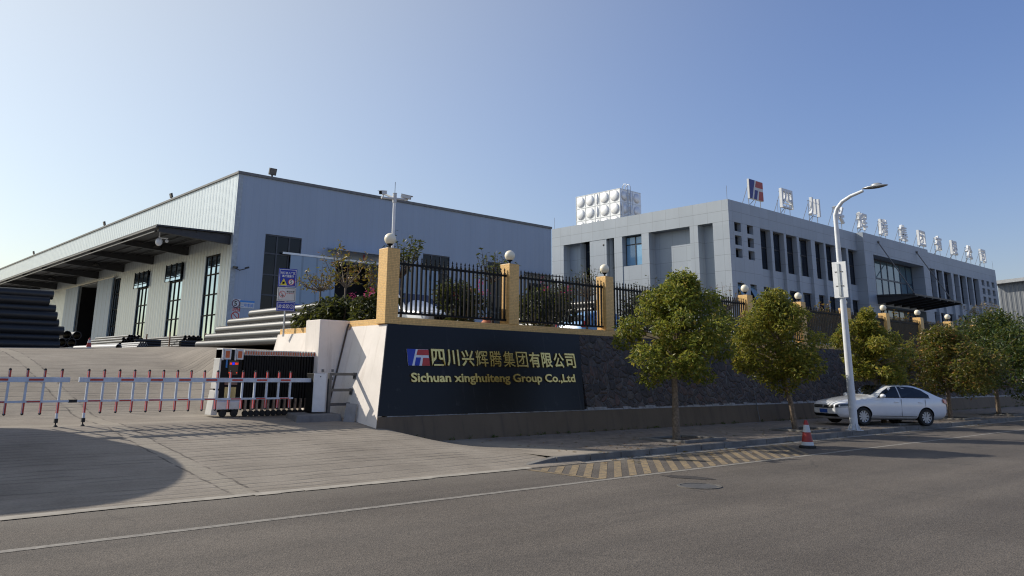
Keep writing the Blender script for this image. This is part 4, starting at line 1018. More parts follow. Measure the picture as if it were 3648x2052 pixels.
m = MB(); m.box(-.27,.27,-.02,0,.93,1.335); b2 = m.build("no_smoking_board", WHITED, sp)
m = MB(); border(m, -.245,.245,.955,1.31,.007,-.0215); m.build("border", BLACKI, b2)
m = MB(); ring(m, (-.125,1.13), .082, .097, y=-.0225); m.quad((-.19,-.0225,1.185),(-.178,-.0225,1.197),(-.06,-.0225,1.075),(-.072,-.0225,1.063)); m.build("prohibition_ring", RED, b2)
m = MB(); m.quad((-.165,-.0222,1.10),(-.105,-.0222,1.06),(-.095,-.0222,1.075),(-.155,-.0222,1.115)); m.poly([(-.14,-.0222,1.06),(-.115,-.0222,1.06),(-.105,-.0222,1.10)]); m.build("cigarette_pictogram", BLACKI, b2)
put_text(b2, "禁止吸烟", -.005, 1.185, .225, .055, -.0225, BLACKI); put_text(b2, "NO SMOKING", -.005, 1.145, .225, .025, -.0225, RED)
m = MB(); m.box(-.27,.27,-.02,0,.64,.915); b3 = m.build("office_board", BLUE, sp)
m = MB(); border(m, -.245,.245,.66,.895,.010,-.0215); ring(m, (.165,.778), .046, .058, y=-.0225)
m.poly([(.15,-.0225,.805),(.162,-.0225,.805),(.19,-.0225,.778),(.178,-.0225,.778)]); m.poly([(.15,-.0225,.751),(.162,-.0225,.751),(.19,-.0225,.778),(.178,-.0225,.778)]); m.build("border", WHITE, b3)
put_text(b3, "办公区", -.215, .72, .31, .115, -.0225, WHITE)

O = (25.65,12.0,.13)
sl_ = thing("street_lamp", "tall white curved street lamp at the kerb in front of the white car", "street lamp", O)
m = MB(); bx_, by_ = 25.65, 12.0
m.tube([(bx_,by_,.13),(bx_,by_,3),(bx_-.02,by_,6.95),(bx_-.02,by_-.07,7.16),(bx_-.01,by_-.26,7.38),(bx_,by_-.56,7.53),(bx_,by_-.98,7.64)], [.125,.105,.07,.066,.06,.055,.048], 14); m.build("pole", plain("lamp_white", (.74,.76,.78), .35, var=.06), sl_, O, smooth=True)
m = MB(); m.box(bx_-.2,bx_+.2,by_-.2,by_+.2,.132,.15)
for a in range(8):
    an = a*math.pi/4; p = Vector((bx_+math.cos(an)*.12, by_+math.sin(an)*.12,.15)); q = Vector((bx_+math.cos(an)*.22, by_+math.sin(an)*.22,.15))
    m.prism([p, q, p+Vector((0,0,.2))], Vector((-math.sin(an),math.cos(an),0))*.012)
m.build("base_flange", WHITED, sl_, O)
m = MB(); m.sphere((bx_,by_-1.37,7.71), 1, 18, 10, (.14,.42,.05)); m.sphere((bx_,by_-1.42,7.75), 1, 16, 8, (.10,.19,.08)); m.build("lamp_head", plain("lamp_grey", (.42,.43,.44), .3, metal=.5), sl_, O, smooth='all')
m = MB(); m.sphere((bx_,by_-1.40,7.685), 1, 14, 6, (.10,.30,.035)); m.build("lamp_glass", GREYM, sl_, O, smooth='all')
O = (25.6,12.0,4.2)
bd = thing("banner_board", "white banner board strapped to the street lamp pole", "banner", O)
m = MB(); m.box(bx_-.13,bx_-.10,by_-.25,by_+.21,4.24,5.40); m.build("board", WHITE, bd, O, bevel=.005)
m = MB()
for z in (4.62,5.08): m.box(bx_-.145,bx_+.11,by_-.13,by_+.13,z-.012,z+.012)
m.build("strap", GREYM, bd, O)
m = MB(); m.box(bx_-.16,bx_-.131,by_-.04,by_+.04,4.3,5.34); m.build("back_channel", SILVER, bd, O)

def cone(loc, s, label, lean=0):
    t = thing("traffic_cone", label, "traffic cone", loc); t.scale = (s,s,s)
    m = MB(); m.lathe((0,0,0),[(.24,0),(.235,.05),(.17,.07)],8); m.build("base", RUBBER, t)
    m = MB(); m.lathe((0,0,.07),[(.165,0),(.150,.09)],20); m.build("white_band", WHITED, t, smooth=True)
    m = MB(); m.lathe((0,0,.16),[(.150,0),(.105,.25)],20); m.build("body", CONE_R, t, smooth=True)
    m = MB(); m.lathe((0,0,.41),[(.105,0),(.072,.19)],20); m.build("white_band", WHITED, t, smooth=True)
    m = MB(); m.lathe((0,0,.60),[(.072,0),(.05,.08),(.035,.12)],16); m.build("tip", CONE_R, t, smooth=True)
    return t
cone((19.95,10.57,.005), .93, "red and white traffic cone on the hatched bay by the kerb")
cone((9.15,33.6,2.5), .6, "faded red and white traffic cone among the pipes in the yard")

# ------------------------------------------------------------------ trees
def leaf_cloud(m, centres, n, size, rnd, squash=.8, droop=.5, shell=.45):
    tot = sum(c[3]**2 for c in centres)
    for cx, cy, cz, cr in centres:
        for _ in range(int(n*cr*cr/tot)):
            d = Vector((rnd.gauss(0,1), rnd.gauss(0,1), rnd.gauss(0,1))).normalized()
            rr = cr*(shell+(1-shell)*rnd.random()**.5)*rnd.uniform(.8,1.12)
            p = Vector((cx+d.x*rr, cy+d.y*rr, cz+d.z*rr*squash))
            s = size*rnd.uniform(.6,1.35)
            ax = Vector((rnd.gauss(0,1)+d.x*.6, rnd.gauss(0,1)+d.y*.6, rnd.gauss(0,.6)-droop)).normalized()
            sd = ax.cross(Vector((rnd.gauss(0,1),rnd.gauss(0,1),rnd.gauss(0,1)+1.2))).normalized()
            nn = ax.cross(sd)*s*.12
            a = p; b = p+ax*s*.5+sd*s*.21+nn; c = p+ax*s; e = p+ax*s*.5-sd*s*.21+nn
            m.poly([tuple(a), tuple(b), tuple(c)]); k = len(m.v)
            m.v.append(tuple(e)); m.f.append((k-3, k-1, k)); m.m.append(m.mi)
def tree(name, label, cat, base, height, crad, zc0, leafm, n, size, seed, trunk_r=.09, group=None, lean=(0,0), nclump=38, off=(0,0), barkm=None):
    rnd = random.Random(seed); t = thing(name, label, cat, base, group=group)
    bx, by, bz = base; top = height-zc0
    m = MB(); cl = []
    tp = [(bx,by,bz-.05),(bx+lean[0]*.3,by+lean[1]*.3,bz+zc0*.5),(bx+lean[0],by+lean[1],bz+zc0),(bx+lean[0]+off[0]*.5,by+off[1]*.5+lean[1],bz+zc0+top*.45),(bx+lean[0]+off[0],by+lean[1]+off[1],bz+height*.93)]
    m.tube(tp, [trunk_r*1.25,trunk_r,trunk_r*.85,trunk_r*.45,.012], 9)
    for k in range(nclump):
        f = (k+.5)/nclump; a = k*2.39996+rnd.uniform(-.4,.4)
        hz = zc0*.92+(height-zc0*.92)*f
        prof = math.sin(math.pi*min(1,max(.0,(f*.86+.17))))**.75
        r = crad*prof*rnd.uniform(.2,1.12)
        c = (bx+lean[0]+off[0]*f+r*math.cos(a), by+lean[1]+off[1]*f+r*math.sin(a), bz+hz+rnd.uniform(-.12,.12))
        cl.append((*c, crad*rnd.uniform(.17,.37)))
        s_ = bz+zc0*.8+(hz-zc0*.8)*.55; mid = Vector((bx+lean[0]+off[0]*f*.5+r*.4*math.cos(a), by+lean[1]+off[1]*f*.5+r*.4*math.sin(a), s_+(bz+hz-s_)*.6))
        m.tube([(bx+lean[0]+off[0]*f*.4,by+lean[1]+off[1]*f*.4,s_), mid, c], [trunk_r*.32,trunk_r*.2,.008], 5, cap=False)
    m.build("trunk", barkm or BARK, t, base, smooth=True)
    m = MB(); leaf_cloud(m, cl, n, size, rnd); m.build("crown", leafm, t, base)
    return t
TG = "street trees along the sidewalk"
S = .13
tree("street_tree", "nearest full round street tree, left of the lamp, its green crown over the stone wall", "tree", (17.99,13.14,S), 4.15, 1.3, 1.75, LEAF_A, 19000, .125, 11, .085, TG, off=(.5,-.05), nclump=58)
tree("street_tree", "olive green street tree with a leaning trunk right behind the traffic cone", "tree", (24.25,13.2,S), 4.05, 1.45, 1.7, LEAF_B, 15500, .13, 22, .08, TG, lean=(-.45,.1), off=(-.15,0), nclump=52)
tree("street_tree", "slim yellow green street tree standing in front of the white car", "tree", (30.4,13.1,S), 3.85, 1.2, 1.65, LEAF_B, 13500, .135, 33, .08, TG, lean=(-.35,.05), off=(-.1,0), nclump=46)
tree("street_tree", "low bushy brownish street tree just behind the white car", "tree", (36.6,13.05,S), 3.4, 2.2, 1.3, LEAF_C, 13500, .15, 44, .08, TG, nclump=50)
tree("street_tree", "dark green broad street tree at the photo's right edge", "tree", (42.6,13.1,S), 4.4, 2.8, 1.35, LEAF_D, 19000, .155, 55, .09, TG, nclump=64, off=(1.0,0))
PL = ["tree pit kerb around the nearest street tree", "tree pit kerb around the street tree behind the traffic cone", "tree pit kerb around the tree in front of the white car", "tree pit kerb around the brownish tree behind the car", "tree pit kerb around the dark tree at the right edge"]
pit0 = None
for k, (x, y) in enumerate(((17.99,12.95),(24.35,12.95),(30.5,12.95),(36.6,12.95),(42.6,12.95))):
    if pit0 is None:
        o = (x, y, S); pit0 = thing("tree_pit", PL[0], "tree pit", o, group="tree pits along the sidewalk")
        m = MB()
        m.box(x-.9,x+.9,y-.72,y-.6,S,S+.07); m.box(x-.9,x+.9,y+.6,y+.72,S,S+.05); m.box(x-.9,x-.78,y-.599,y+.599,S,S+.06); m.box(x+.78,x+.9,y-.599,y+.599,S,S+.06)
        m.build("frame", KERB, pit0, o, bevel=.01)
        m = MB(); m.quad((x-.78,y-.6,S+.004),(x+.78,y-.6,S+.004),(x+.78,y+.6,S+.004),(x-.78,y+.6,S+.004)); m.build("soil_bed", SOIL, pit0, o)
    else: dup(pit0, (x, y, S), 0, PL[k])

def shrub(label, c, r, leafm, n, seed, flowers=0, size=.16, z0=2.6, name="shrub", cat="shrub", squash=.9):
    rnd = random.Random(seed); base = (c[0],c[1],z0); t = thing(name, label, cat, base, group="shrubs behind the fence")
    m = MB()
    for k in range(7):
        a = k*.9; m.tube([(c[0],c[1],z0),(c[0]+r*.4*math.cos(a),c[1]+r*.4*math.sin(a),(z0+c[2])/2),(c[0]+r*.8*math.cos(a),c[1]+r*.8*math.sin(a),c[2]+r*.3)], [.025,.018,.006], 5, cap=False)
    m.build("stem", TWIG, t, base)
    cl = [(c[0]+rnd.uniform(-.6,.6)*r, c[1]+rnd.uniform(-.6,.6)*r, c[2]+rnd.uniform(-.55,.6)*r, r*rnd.uniform(.35,.55)) for _ in range(14)]+[(c[0],c[1],c[2],r*.8)]
    m = MB(); leaf_cloud(m, cl, n, size, rnd, squash); m.build("foliage", leafm, t, base)
    if flowers:
        m = MB(); fc = [(c[0]+rnd.uniform(-1,1)*r*.9, c[1]-r*.6+rnd.uniform(-.2,.2), c[2]+rnd.uniform(.0,.85)*r, .10) for _ in range(flowers)]
        leaf_cloud(m, fc, flowers*22, .07, rnd, 1.2, 0); m.build("blossom", PETAL, t, base)
    return t
shrub("dark shrub with pink blossom in front of the parked white truck", (15.0,18.5,3.75), .78, LEAF_S, 2300, 1, 6)
shrub("dark shrub with pink blossom behind the second iron fence panel", (18.15,18.4,3.85), .92, LEAF_S, 2500, 2, 5)
shrub("clipped round dark shrub behind the second fence panel, beside the pale sapling trunk", (19.75,19.3,4.1), .80, LEAF_S, 3000, 3, 1, .11)
shrub("dark shrub behind the third iron fence panel", (23.2,18.4,3.8), .85, LEAF_S, 1500, 4, 4)
shrub("bushy dark shrub on the planter beside the notice post", (12.15,22.0,3.2), .56, LEAF_S, 2000, 5)
shrub("tallest dark shrub on the planter, between the two saplings", (12.2,20.55,3.35), .68, LEAF_S, 2400, 6, 1)
shrub("dark shrub with a few pink flowers left of the corner pillar", (12.25,19.0,3.45), .66, LEAF_S, 2200, 7, 5)
def sapling(label, base, height, fork, spread, leafm, n, seed, twigs=22, size=.11, ball=False, trunkm=None):
    rnd = random.Random(seed); t = thing("sapling", label, "small tree", base, group="saplings behind the fence")
    bx, by, bz = base; m = MB(); tips = []
    m.tube([(bx,by,bz),(bx+.02,by,bz+fork*.5),(bx,by,bz+fork)], [.04,.034,.03], 7)
    for k in range(twigs):
        a = k*2.4; e = rnd.uniform(.25,1.0); el = rnd.uniform(.15,.85)
        tip = Vector((bx+spread*e*math.cos(a)*(1.2-el*.5), by+spread*e*math.sin(a)*(1.2-el*.5), bz+fork+(height-fork)*(el*.75+.25*rnd.random())))
        mid = Vector((bx,by,bz+fork)).lerp(tip, .5)+Vector((math.cos(a)*.1,math.sin(a)*.1,-.05))
        m.tube([(bx,by,bz+fork-.02), mid, tip], [.018,.011,.004], 4, cap=False); tips += [(mid.lerp(tip,q), .10+.05*rnd.random()) for q in (.2,.45,.7,.95)]
    m.build("trunk", trunkm or TWIG, t, base, smooth=True)
    m = MB(); cl = [(p.x,p.y,p.z,r) for p, r in tips]; leaf_cloud(m, cl, n, size, rnd, 1.0, .1, .0); m.build("crown", leafm, t, base)
    return t
PALE = plain("pale_bark", (.17,.14,.11), .9, var=.3, scale=10)
sapling("orange-leaved ball sapling beside the notice post", (12.2,21.75,2.6), 2.35, 1.55, .75, LEAF_O, 420, 31, 26, .11, trunkm=PALE)
sapling("tall thin sapling with russet leaves in the middle of the planter", (12.25,20.4,2.6), 3.15, 1.55, .80, LEAF_O, 330, 32, 18, .13, trunkm=PALE)
sapling("russet sapling left of the corner pillar", (12.45,19.1,2.6), 2.5, 1.4, .62, LEAF_O, 280, 33, 16, .13, trunkm=PALE)
sapling("green sapling with long shoots behind the corner pillar", (12.75,18.3,2.6), 3.2, 1.7, .85, LEAF_S, 520, 34, 22, .13)
sapling("thin sapling rising behind the second pillar", (16.35,18.6,2.6), 3.1, 1.9, .75, LEAF_S, 320, 35, 22, .12)
sapling("half bare sapling with a pale trunk before the office gable", (20.2,18.2,2.6), 3.0, 1.7, .80, LEAF_S, 330, 36, 28, .09, trunkm=PALE)
sapling("nearly bare sapling between the nearest street tree and the office corner", (29.0,18.5,2.6), 3.3, 1.7, 1.0, LEAF_O, 200, 37, 30, .09)
sapling("half bare sapling beside the top of the nearest street tree", (23.8,18.5,2.6), 2.9, 1.7, .9, LEAF_S, 200, 40, 24, .09)
sapling("brown-leaved sapling left of the street lamp, behind the fence", (37.3,18.5,2.6), 2.9, 1.5, 1.2, LEAF_O, 700, 38, 30, .14)
sapling("brown-leaved sapling in front of the office entrance", (46.4,18.5,2.6), 3.0, 1.4, 1.5, LEAF_O, 800, 39, 32, .15)
sapling("brown-leaved sapling right of the office entrance", (52.3,18.5,2.6), 2.9, 1.4, 1.6, LEAF_O, 800, 41, 32, .15)

# dry bushes and reeds at the far right
def bush(label, c, r, leafm, n, seed, size): 
    rnd = random.Random(seed); base = (c[0],c[1],1.2); t = thing("wild_bush", label, "bush", base, group="wild bushes past the end of the fence")
    m = MB()
    for k in range(6): m.tube([(c[0],c[1],1.2),(c[0]+r*.5*math.cos(k),c[1]+r*.5*math.sin(k),c[2])], [.05,.02], 5)
    m.build("stem", TWIG, t, base)
    m = MB(); cl = [(c[0]+rnd.uniform(-.8,.8)*r, c[1]+rnd.uniform(-.8,.8)*r, c[2]+rnd.uniform(-.7,.5)*r, r*rnd.uniform(.3,.5)) for _ in range(16)]
    leaf_cloud(m, cl, n, size, rnd); m.build("foliage", leafm, t, base)
bush("olive bush below the grey shed, left of the last globe lamp", (60.5,20.0,4.2), 1.7, LEAF_B, 1800, 71, .22)
bush("brown bush below the grey shed at the photo's right edge", (67,19.0,4.3), 2.0, LEAF_O, 1800, 72, .24)
rnd = random.Random(77); t = thing("reed_clump", "tall dry plumed reeds standing in front of the grey shed", "reeds", (66,20.5,2.6))
m = MB(); pl_ = MB()
for k in range(34):
    a = rnd.uniform(0,6.28); b = (66+rnd.uniform(-1.6,1.6), 20.5+rnd.uniform(-1,1), 2.6); h = rnd.uniform(2.8,4.6)
    tip = (b[0]+math.cos(a)*.6-.3, b[1]+math.sin(a)*.6, b[2]+h); mid = (b[0]+math.cos(a)*.15,b[1]+math.sin(a)*.15,b[2]+h*.6)
    m.tube([b, mid, tip], [.014,.010,.005], 4, cap=False)
    leaf_cloud(pl_, [(tip[0],tip[1],tip[2]-.15,.16)], 26, .16, rnd, 2.0, -.3, .0)
m.build("stem", REEDM, t, (66,20.5,2.6)); pl_.build("plume", REEDM, t, (66,20.5,2.6))

# ------------------------------------------------------------------ pipes
def pipe_mesh(D, L, n=20, wall_=.07):
    m = MB(); r = D/2; ri = r*(1-wall_*2)
    for rad, fl_ in ((r, 1), (ri, -1)):
        k0 = len(m.v)
        for y in (0, L):
            for k in range(n): a = 2*math.pi*k/n; m.v.append((rad*math.cos(a), y, rad*math.sin(a)))
        for k in range(n):
            a, b = k0+k, k0+(k+1) % n; m.f.append((a,b,b+n,a+n)[::fl_]); m.m.append(0)
    for e in (0, 1):
        for k in range(n):
            a, b = e*n+k, e*n+(k+1) % n; m.f.append((a, b, b+2*n, a+2*n)); m.m.append(0)
    return m
def place_pipe(cache, D, L, mat, loc, rz, label, group):
    key = (D, mat.name)
    if key not in cache:
        o = pipe_mesh(D, 1.0).build("pipe", mat, smooth=True); cache[key] = o
    else:
        o = cache[key].copy(); COL.objects.link(o)
    o.location = loc; o.rotation_euler = (0,0,rz); o.scale = (1, L, 1)
    tag(o, label, "pipe", group); return o
PC = {}; rp = random.Random(9)
rown = ["bottom", "second", "third", "fourth", "top"]
ya = [(25.2,32.7),(25.0,32.2),(24.9,31.6),(24.5,30.9),(22.6,29.4)]
for r in range(5):
    for k in range(3):
        y0, y1 = ya[r]; j = rp.uniform(-.25,.25) if k else 0
        place_pipe(PC, .32, y1-y0, PIPE, (13.0+.16*r+.322*k, y0+j, 2.6+.16+.277*r), 0,
                   "thick black pipe, %s row behind the notice post, %s from left" % (rown[r], ORD[k]), "thick black pipes stacked behind the notice post")
for r in range(8):
    for k in range(3):
        e = [8.02,8.0,8.12,7.95,7.85,7.80,7.55,7.68][r]+(rp.uniform(-.4,.2) if k else 0)
        place_pipe(PC, .34, 9.0, PIPED, (e, 33.2+.343*k+.10*(r % 2)+.04*r, 2.44+.17+.262*r), R(90),
                   "black pipe, %s layer up, %s from the front, in the tall left stack" % (ORD[r], ORD[k]), "matt black pipes in the tall dark stack")
for r, nn in enumerate((7,7,7,6,4)):
    for k in range(nn):
        place_pipe(PC, .13, 4.6, PIPE, (10.95+.065*r+.132*k+(0 if r < 4 else .1), 36+rp.uniform(-.12,.12)-.0*r, 2.62+.065+.113*r), 0,
                   "thin black pipe %s from left, %s layer up, in the door-side stack" % (ORD[k], ORD[r]), "thin black pipes in the low stack")
for r, nn in enumerate((8,8,7,7,6)):
    for k in range(nn):
        place_pipe(PC, .12, 6.5 if r < 4 else 6.0, PIPE, (13.5+.06*r+.122*k, 36+rp.uniform(-.15,.15), 2.62+.06+.104*r+.12), 0,
                   "thin black pipe %s from left, %s layer up, in the steel rack" % (ORD[k], ORD[r]), "thin black pipes in the steel rack")
t = thing("pipe_rack", "rusty steel rack posts holding thin pipes under the warehouse windows", "rack", (13.4,38,2.6))
for x, y in ((13.38,37),(13.38,40),(14.75,36.4),(14.75,40)):
    m = MB(); m.bar((x,y,2.6),(x,y,3.42),.05); m.build("post", plain("rust", (.20,.11,.06), .8, var=.3), t, (13.4,38,2.6))
m = MB(); m.bar((13.35,37,2.66),(14.8,37,2.66),.06); m.bar((13.35,40,2.66),(14.8,40,2.66),.06); m.build("sill_beam", DARKM, t, (13.4,38,2.6))
place_pipe(PC, .24, 4.6, PIPEG, (10.05,33.0,2.60), R(4), "single thick pale grey pipe lying on the yard crest", None)
for r, nn in enumerate((4,4,3)):
    for k in range(nn):
        place_pipe(PC, .09, 2.2, PIPEG, (10.75+.045*r+.092*k, 33.0, 2.58+.045+.078*r), 0, "slim grey pipe %s from left, %s layer up, in the pale bundle" % (ORD[k], ORD[r]), "slim grey pipes in the small bundle")
for nm, x0 in (("left","10.95"),("right","12.75")):
    for r in range(4):
        for k in range(3):
            place_pipe(PC, .11, 1.0, PIPED, (float(x0)+1.0+.02*k, 34.0+.112*k, 2.56+.055+.098*r), R(90), "short black pipe, %s layer up, %s from the front, in the %s bundle" % (ORD[r], ORD[k], nm), "short black pipes in two bundles")
for k, (x, z) in enumerate(((8.55,2.77),(8.9,2.77),(8.7,3.06),(9.06,3.05))):
    place_pipe(PC, .33, 3.2, PIPED, (x,35,z), 0, "wide open-ended black pipe facing the road, %s beside the tall dark stack" % ["lower left","lower right","upper left","upper right"][k], "wide open-ended pipes beside the tall stack")
for r in range(8):
    for k in range(2):
        place_pipe(PC, .34, 6.0, PIPE, (26.05+.165*r+.345*k, 23.9+rp.uniform(-.1,.1), 2.6+.17+.294*r), 0,
                   "black pipe, %s layer up, %s from left, stacked behind the blue car" % (ORD[r], ORD[k]), "black pipes stacked behind the blue car")
for r in range(3):
    place_pipe(PC, .34, 5.0, PIPE, (20.2, 23.2+.17*r, 2.6+.17+.294*r), R(-90), "black pipe, %s layer up in the low stack between the truck and the blue car" % ORD[r], "black pipes in the low stack behind the second fence panel")

# ------------------------------------------------------------------ vehicles
def section_car(name, prof, W, mat, par, tumble=.0):
    """body skin from side profile stations: x, z_bottom, z_belt, z_top, half width at belt, half width at top"""
    m = MB(); n = len(prof); ring_ = []
    for x, zb, zl, zt, hw, ht in prof:
        pts = [(-.55*hw,zb),(-hw*.97,zb+.10),(-hw,zb+(zl-zb)*.55),(-hw*.985,zl)]
        if zt > zl+.06: pts += [(-ht-(hw-ht)*.30,zl+(zt-zl)*.55),(-ht,zt-.05),(-ht*.84,zt),(0,zt+.02)]
        else: pts += [(-hw*.93,zl+.015),(-hw*.80,zt+.01),(-hw*.5,zt+.025),(0,zt+.03)]
        full = pts+[(-y,z) for y, z in reversed(pts[:-1])]
        ring_.append([(x,y,z) for y, z in full])
    k = len(ring_[0])
    for r in ring_: m.v += r
    for i in range(n-1):
        for j in range(k-1):
            a = i*k+j; m.f.append((a, a+1, a+1+k, a+k)); m.m.append(0)
        m.f.append((i*k+k-1, i*k, (i+1)*k, (i+1)*k+k-1)); m.m.append(0)
    m.f.append(tuple(range(k))); m.m.append(0); m.f.append(tuple(reversed(range((n-1)*k, n*k)))); m.m.append(0)
    o = m.build("body", mat, par, smooth='all')
    s = o.modifiers.new("subsurf", 'SUBSURF'); s.levels = 2; s.render_levels = 2
    return o
def wheel(par, x, y, side, r=.318, w=.2, rimm=None):
    m = MB(); s = side
    prof = [(r*.66,0),(r*.9,0),(r,.03),(r,w-.03),(r*.9,w),(r*.66,w)]
    n0 = 0; n = 28
    for rad, d in prof:
        for k in range(n): a = 2*math.pi*k/n; m.v.append((x+rad*math.cos(a), y+s*(w/2-d), r+rad*math.sin(a)))
    for j in range(len(prof)-1):
        for k in range(n): a = j*n+k; b = j*n+(k+1) % n; m.f.append((a,b,b+n,a+n)); m.m.append(0)
    t = m.build("wheel", RUBBER, par, smooth=True)
    m = MB(); yo = y+s*(w/2-.03)
    for k in range(10):
        a = 2*math.pi*k/10; d = Vector((math.cos(a),0,math.sin(a))); q = Vector((-math.sin(a),0,math.cos(a)))
        c = Vector((x,yo,r)); m.prism([c+d*.04-q*.025, c+d*r*.64-q*.032, c+d*r*.64+q*.032, c+d*.04+q*.025], (0,-s*.03,0))
    m.tube([(x,yo+s*.004,r),(x,yo-s*.04,r)], .055, 14)
    for k in range(n):
        a, b = 2*math.pi*k/n, 2*math.pi*(k+1)/n; ra, rb = r*.62, r*.68
        m.quad((x+ra*math.cos(a),yo,r+ra*math.sin(a)),(x+rb*math.cos(a),yo+s*.01,r+rb*math.sin(a)),(x+rb*math.cos(b),yo+s*.01,r+rb*math.sin(b)),(x+ra*math.cos(b),yo,r+ra*math.sin(b)))
    m.build("rim", RIM, t, smooth=True)
    m = MB(); m.poly([(x+r*.66*math.cos(2*math.pi*k/24), yo-s*.055, r+r*.66*math.sin(2*math.pi*k/24)) for k in range(24)]); m.build("brake_disc", DARKM, t)
def cut_wells(body, xs, r, z, hw):
    """cut round wheel wells out of a car body mesh for good"""
    cs_ = []
    for x in xs:
        for s_ in (1,-1):
            m = MB(); m.tube([(x, s_*(hw-.30), z), (x, s_*(hw+.3), z)], r, 32); c = m.build("well_cutter", RUBBER); cs_.append(c)
            bo = body.modifiers.new("well", 'BOOLEAN'); bo.object = c; bo.operation = 'DIFFERENCE'; bo.solver = 'EXACT'; bo.material_mode = 'TRANSFER'
    bpy.context.view_layer.update()
    dg = bpy.context.evaluated_depsgraph_get(); me = bpy.data.meshes.new_from_object(body.evaluated_get(dg))
    body.modifiers.clear(); body.data = me
    for c in cs_: bpy.data.objects.remove(c)
    me.set_sharp_from_angle(angle=R(38))
from mathutils.bvhtree import BVHTree
class Skin:
    def __init__(s, ob):
        me = ob.data; s.t = BVHTree.FromPolygons([v.co[:] for v in me.vertices], [p.vertices[:] for p in me.polygons])
    def hit(s, o, d, off):
        h = s.t.ray_cast(Vector(o), Vector(d).normalized())
        return (h[0]-Vector(d).normalized()*off) if h[0] else None
    def patch(s, m, fn, d, off, nu, nv):
        g_ = [[s.hit(fn(i/nu, j/nv), d, off) for i in range(nu+1)] for j in range(nv+1)]
        for j in range(nv):
            for i in range(nu):
                q = [g_[j][i], g_[j][i+1], g_[j+1][i+1], g_[j+1][i]]
                if all(x is not None for x in q): m.quad(*[tuple(x) for x in q])
    def outline(s, m, pts, d, off):
        P = [s.hit(p, d, off) for p in pts]
        if all(x is not None for x in P):
            c = sum(P, Vector())/len(P); cc = s.hit(c-Vector(d)*2, d, off) or c
            for i in range(len(P)): m.poly([tuple(P[i]), tuple(P[(i+1) % len(P)]), tuple(cc)])
# white saloon: local +x = forward, left side = +y
O = (28.9,12.5,S)
car = thing("white_car", "white saloon car parked askew on the sidewalk behind the street lamp", "car", (0,0,0))
prof = [(2.36,.32,.58,.60,.50,.42),(2.34,.22,.66,.69,.64,.55),(2.24,.18,.73,.775,.76,.66),(2.06,.17,.78,.835,.845,.72),(1.7,.17,.845,.92,.89,.75),(1.3,.17,.90,.985,.91,.77),(1.05,.17,.93,1.02,.915,.77),(.80,.17,.95,1.06,.915,.77),
        (.46,.17,.965,1.25,.915,.70),(.05,.17,.97,1.43,.915,.68),(-.45,.17,.98,1.485,.915,.68),(-.95,.17,.985,1.475,.915,.67),(-1.35,.17,.99,1.39,.915,.67),(-1.72,.17,.995,1.235,.905,.71),(-2.0,.18,.99,1.10,.885,.76),(-2.25,.22,.96,1.05,.83,.72),(-2.34,.34,.84,.90,.74,.64),(-2.36,.40,.80,.82,.66,.58)]
body = section_car("body", prof, 1.8, CARW, car); cut_wells(body, (1.34,-1.31), .352, .325, .9)
def on_side(x, z):   # outer half width of the flank above the belt line
    st = sorted(prof); 
    for i in range(len(st)-1):
        if st[i][0] <= x <= st[i+1][0]:
            f = (x-st[i][0])/(st[i+1][0]-st[i][0]); q = [st[i][j]+(st[i+1][j]-st[i][j])*f for j in range(6)]
            break
    _, zb, zl, zt, hw, ht = q
    t_ = max(0, min(1, (z-zl)/max(.05, zt-zl))); return hw*.985*(1-t_)+ht*t_
skin = Skin(body)
def side_glass(pts, s, grow=.012):
    m = MB(); dense = []
    for i in range(len(pts)):
        p, q = pts[i], pts[(i+1) % len(pts)]
        for k in range(4): dense.append((p[0]+(q[0]-p[0])*k/4, 3*s, p[1]+(q[1]-p[1])*k/4))
    skin.outline(m, dense, (0,-s,0), grow); return m
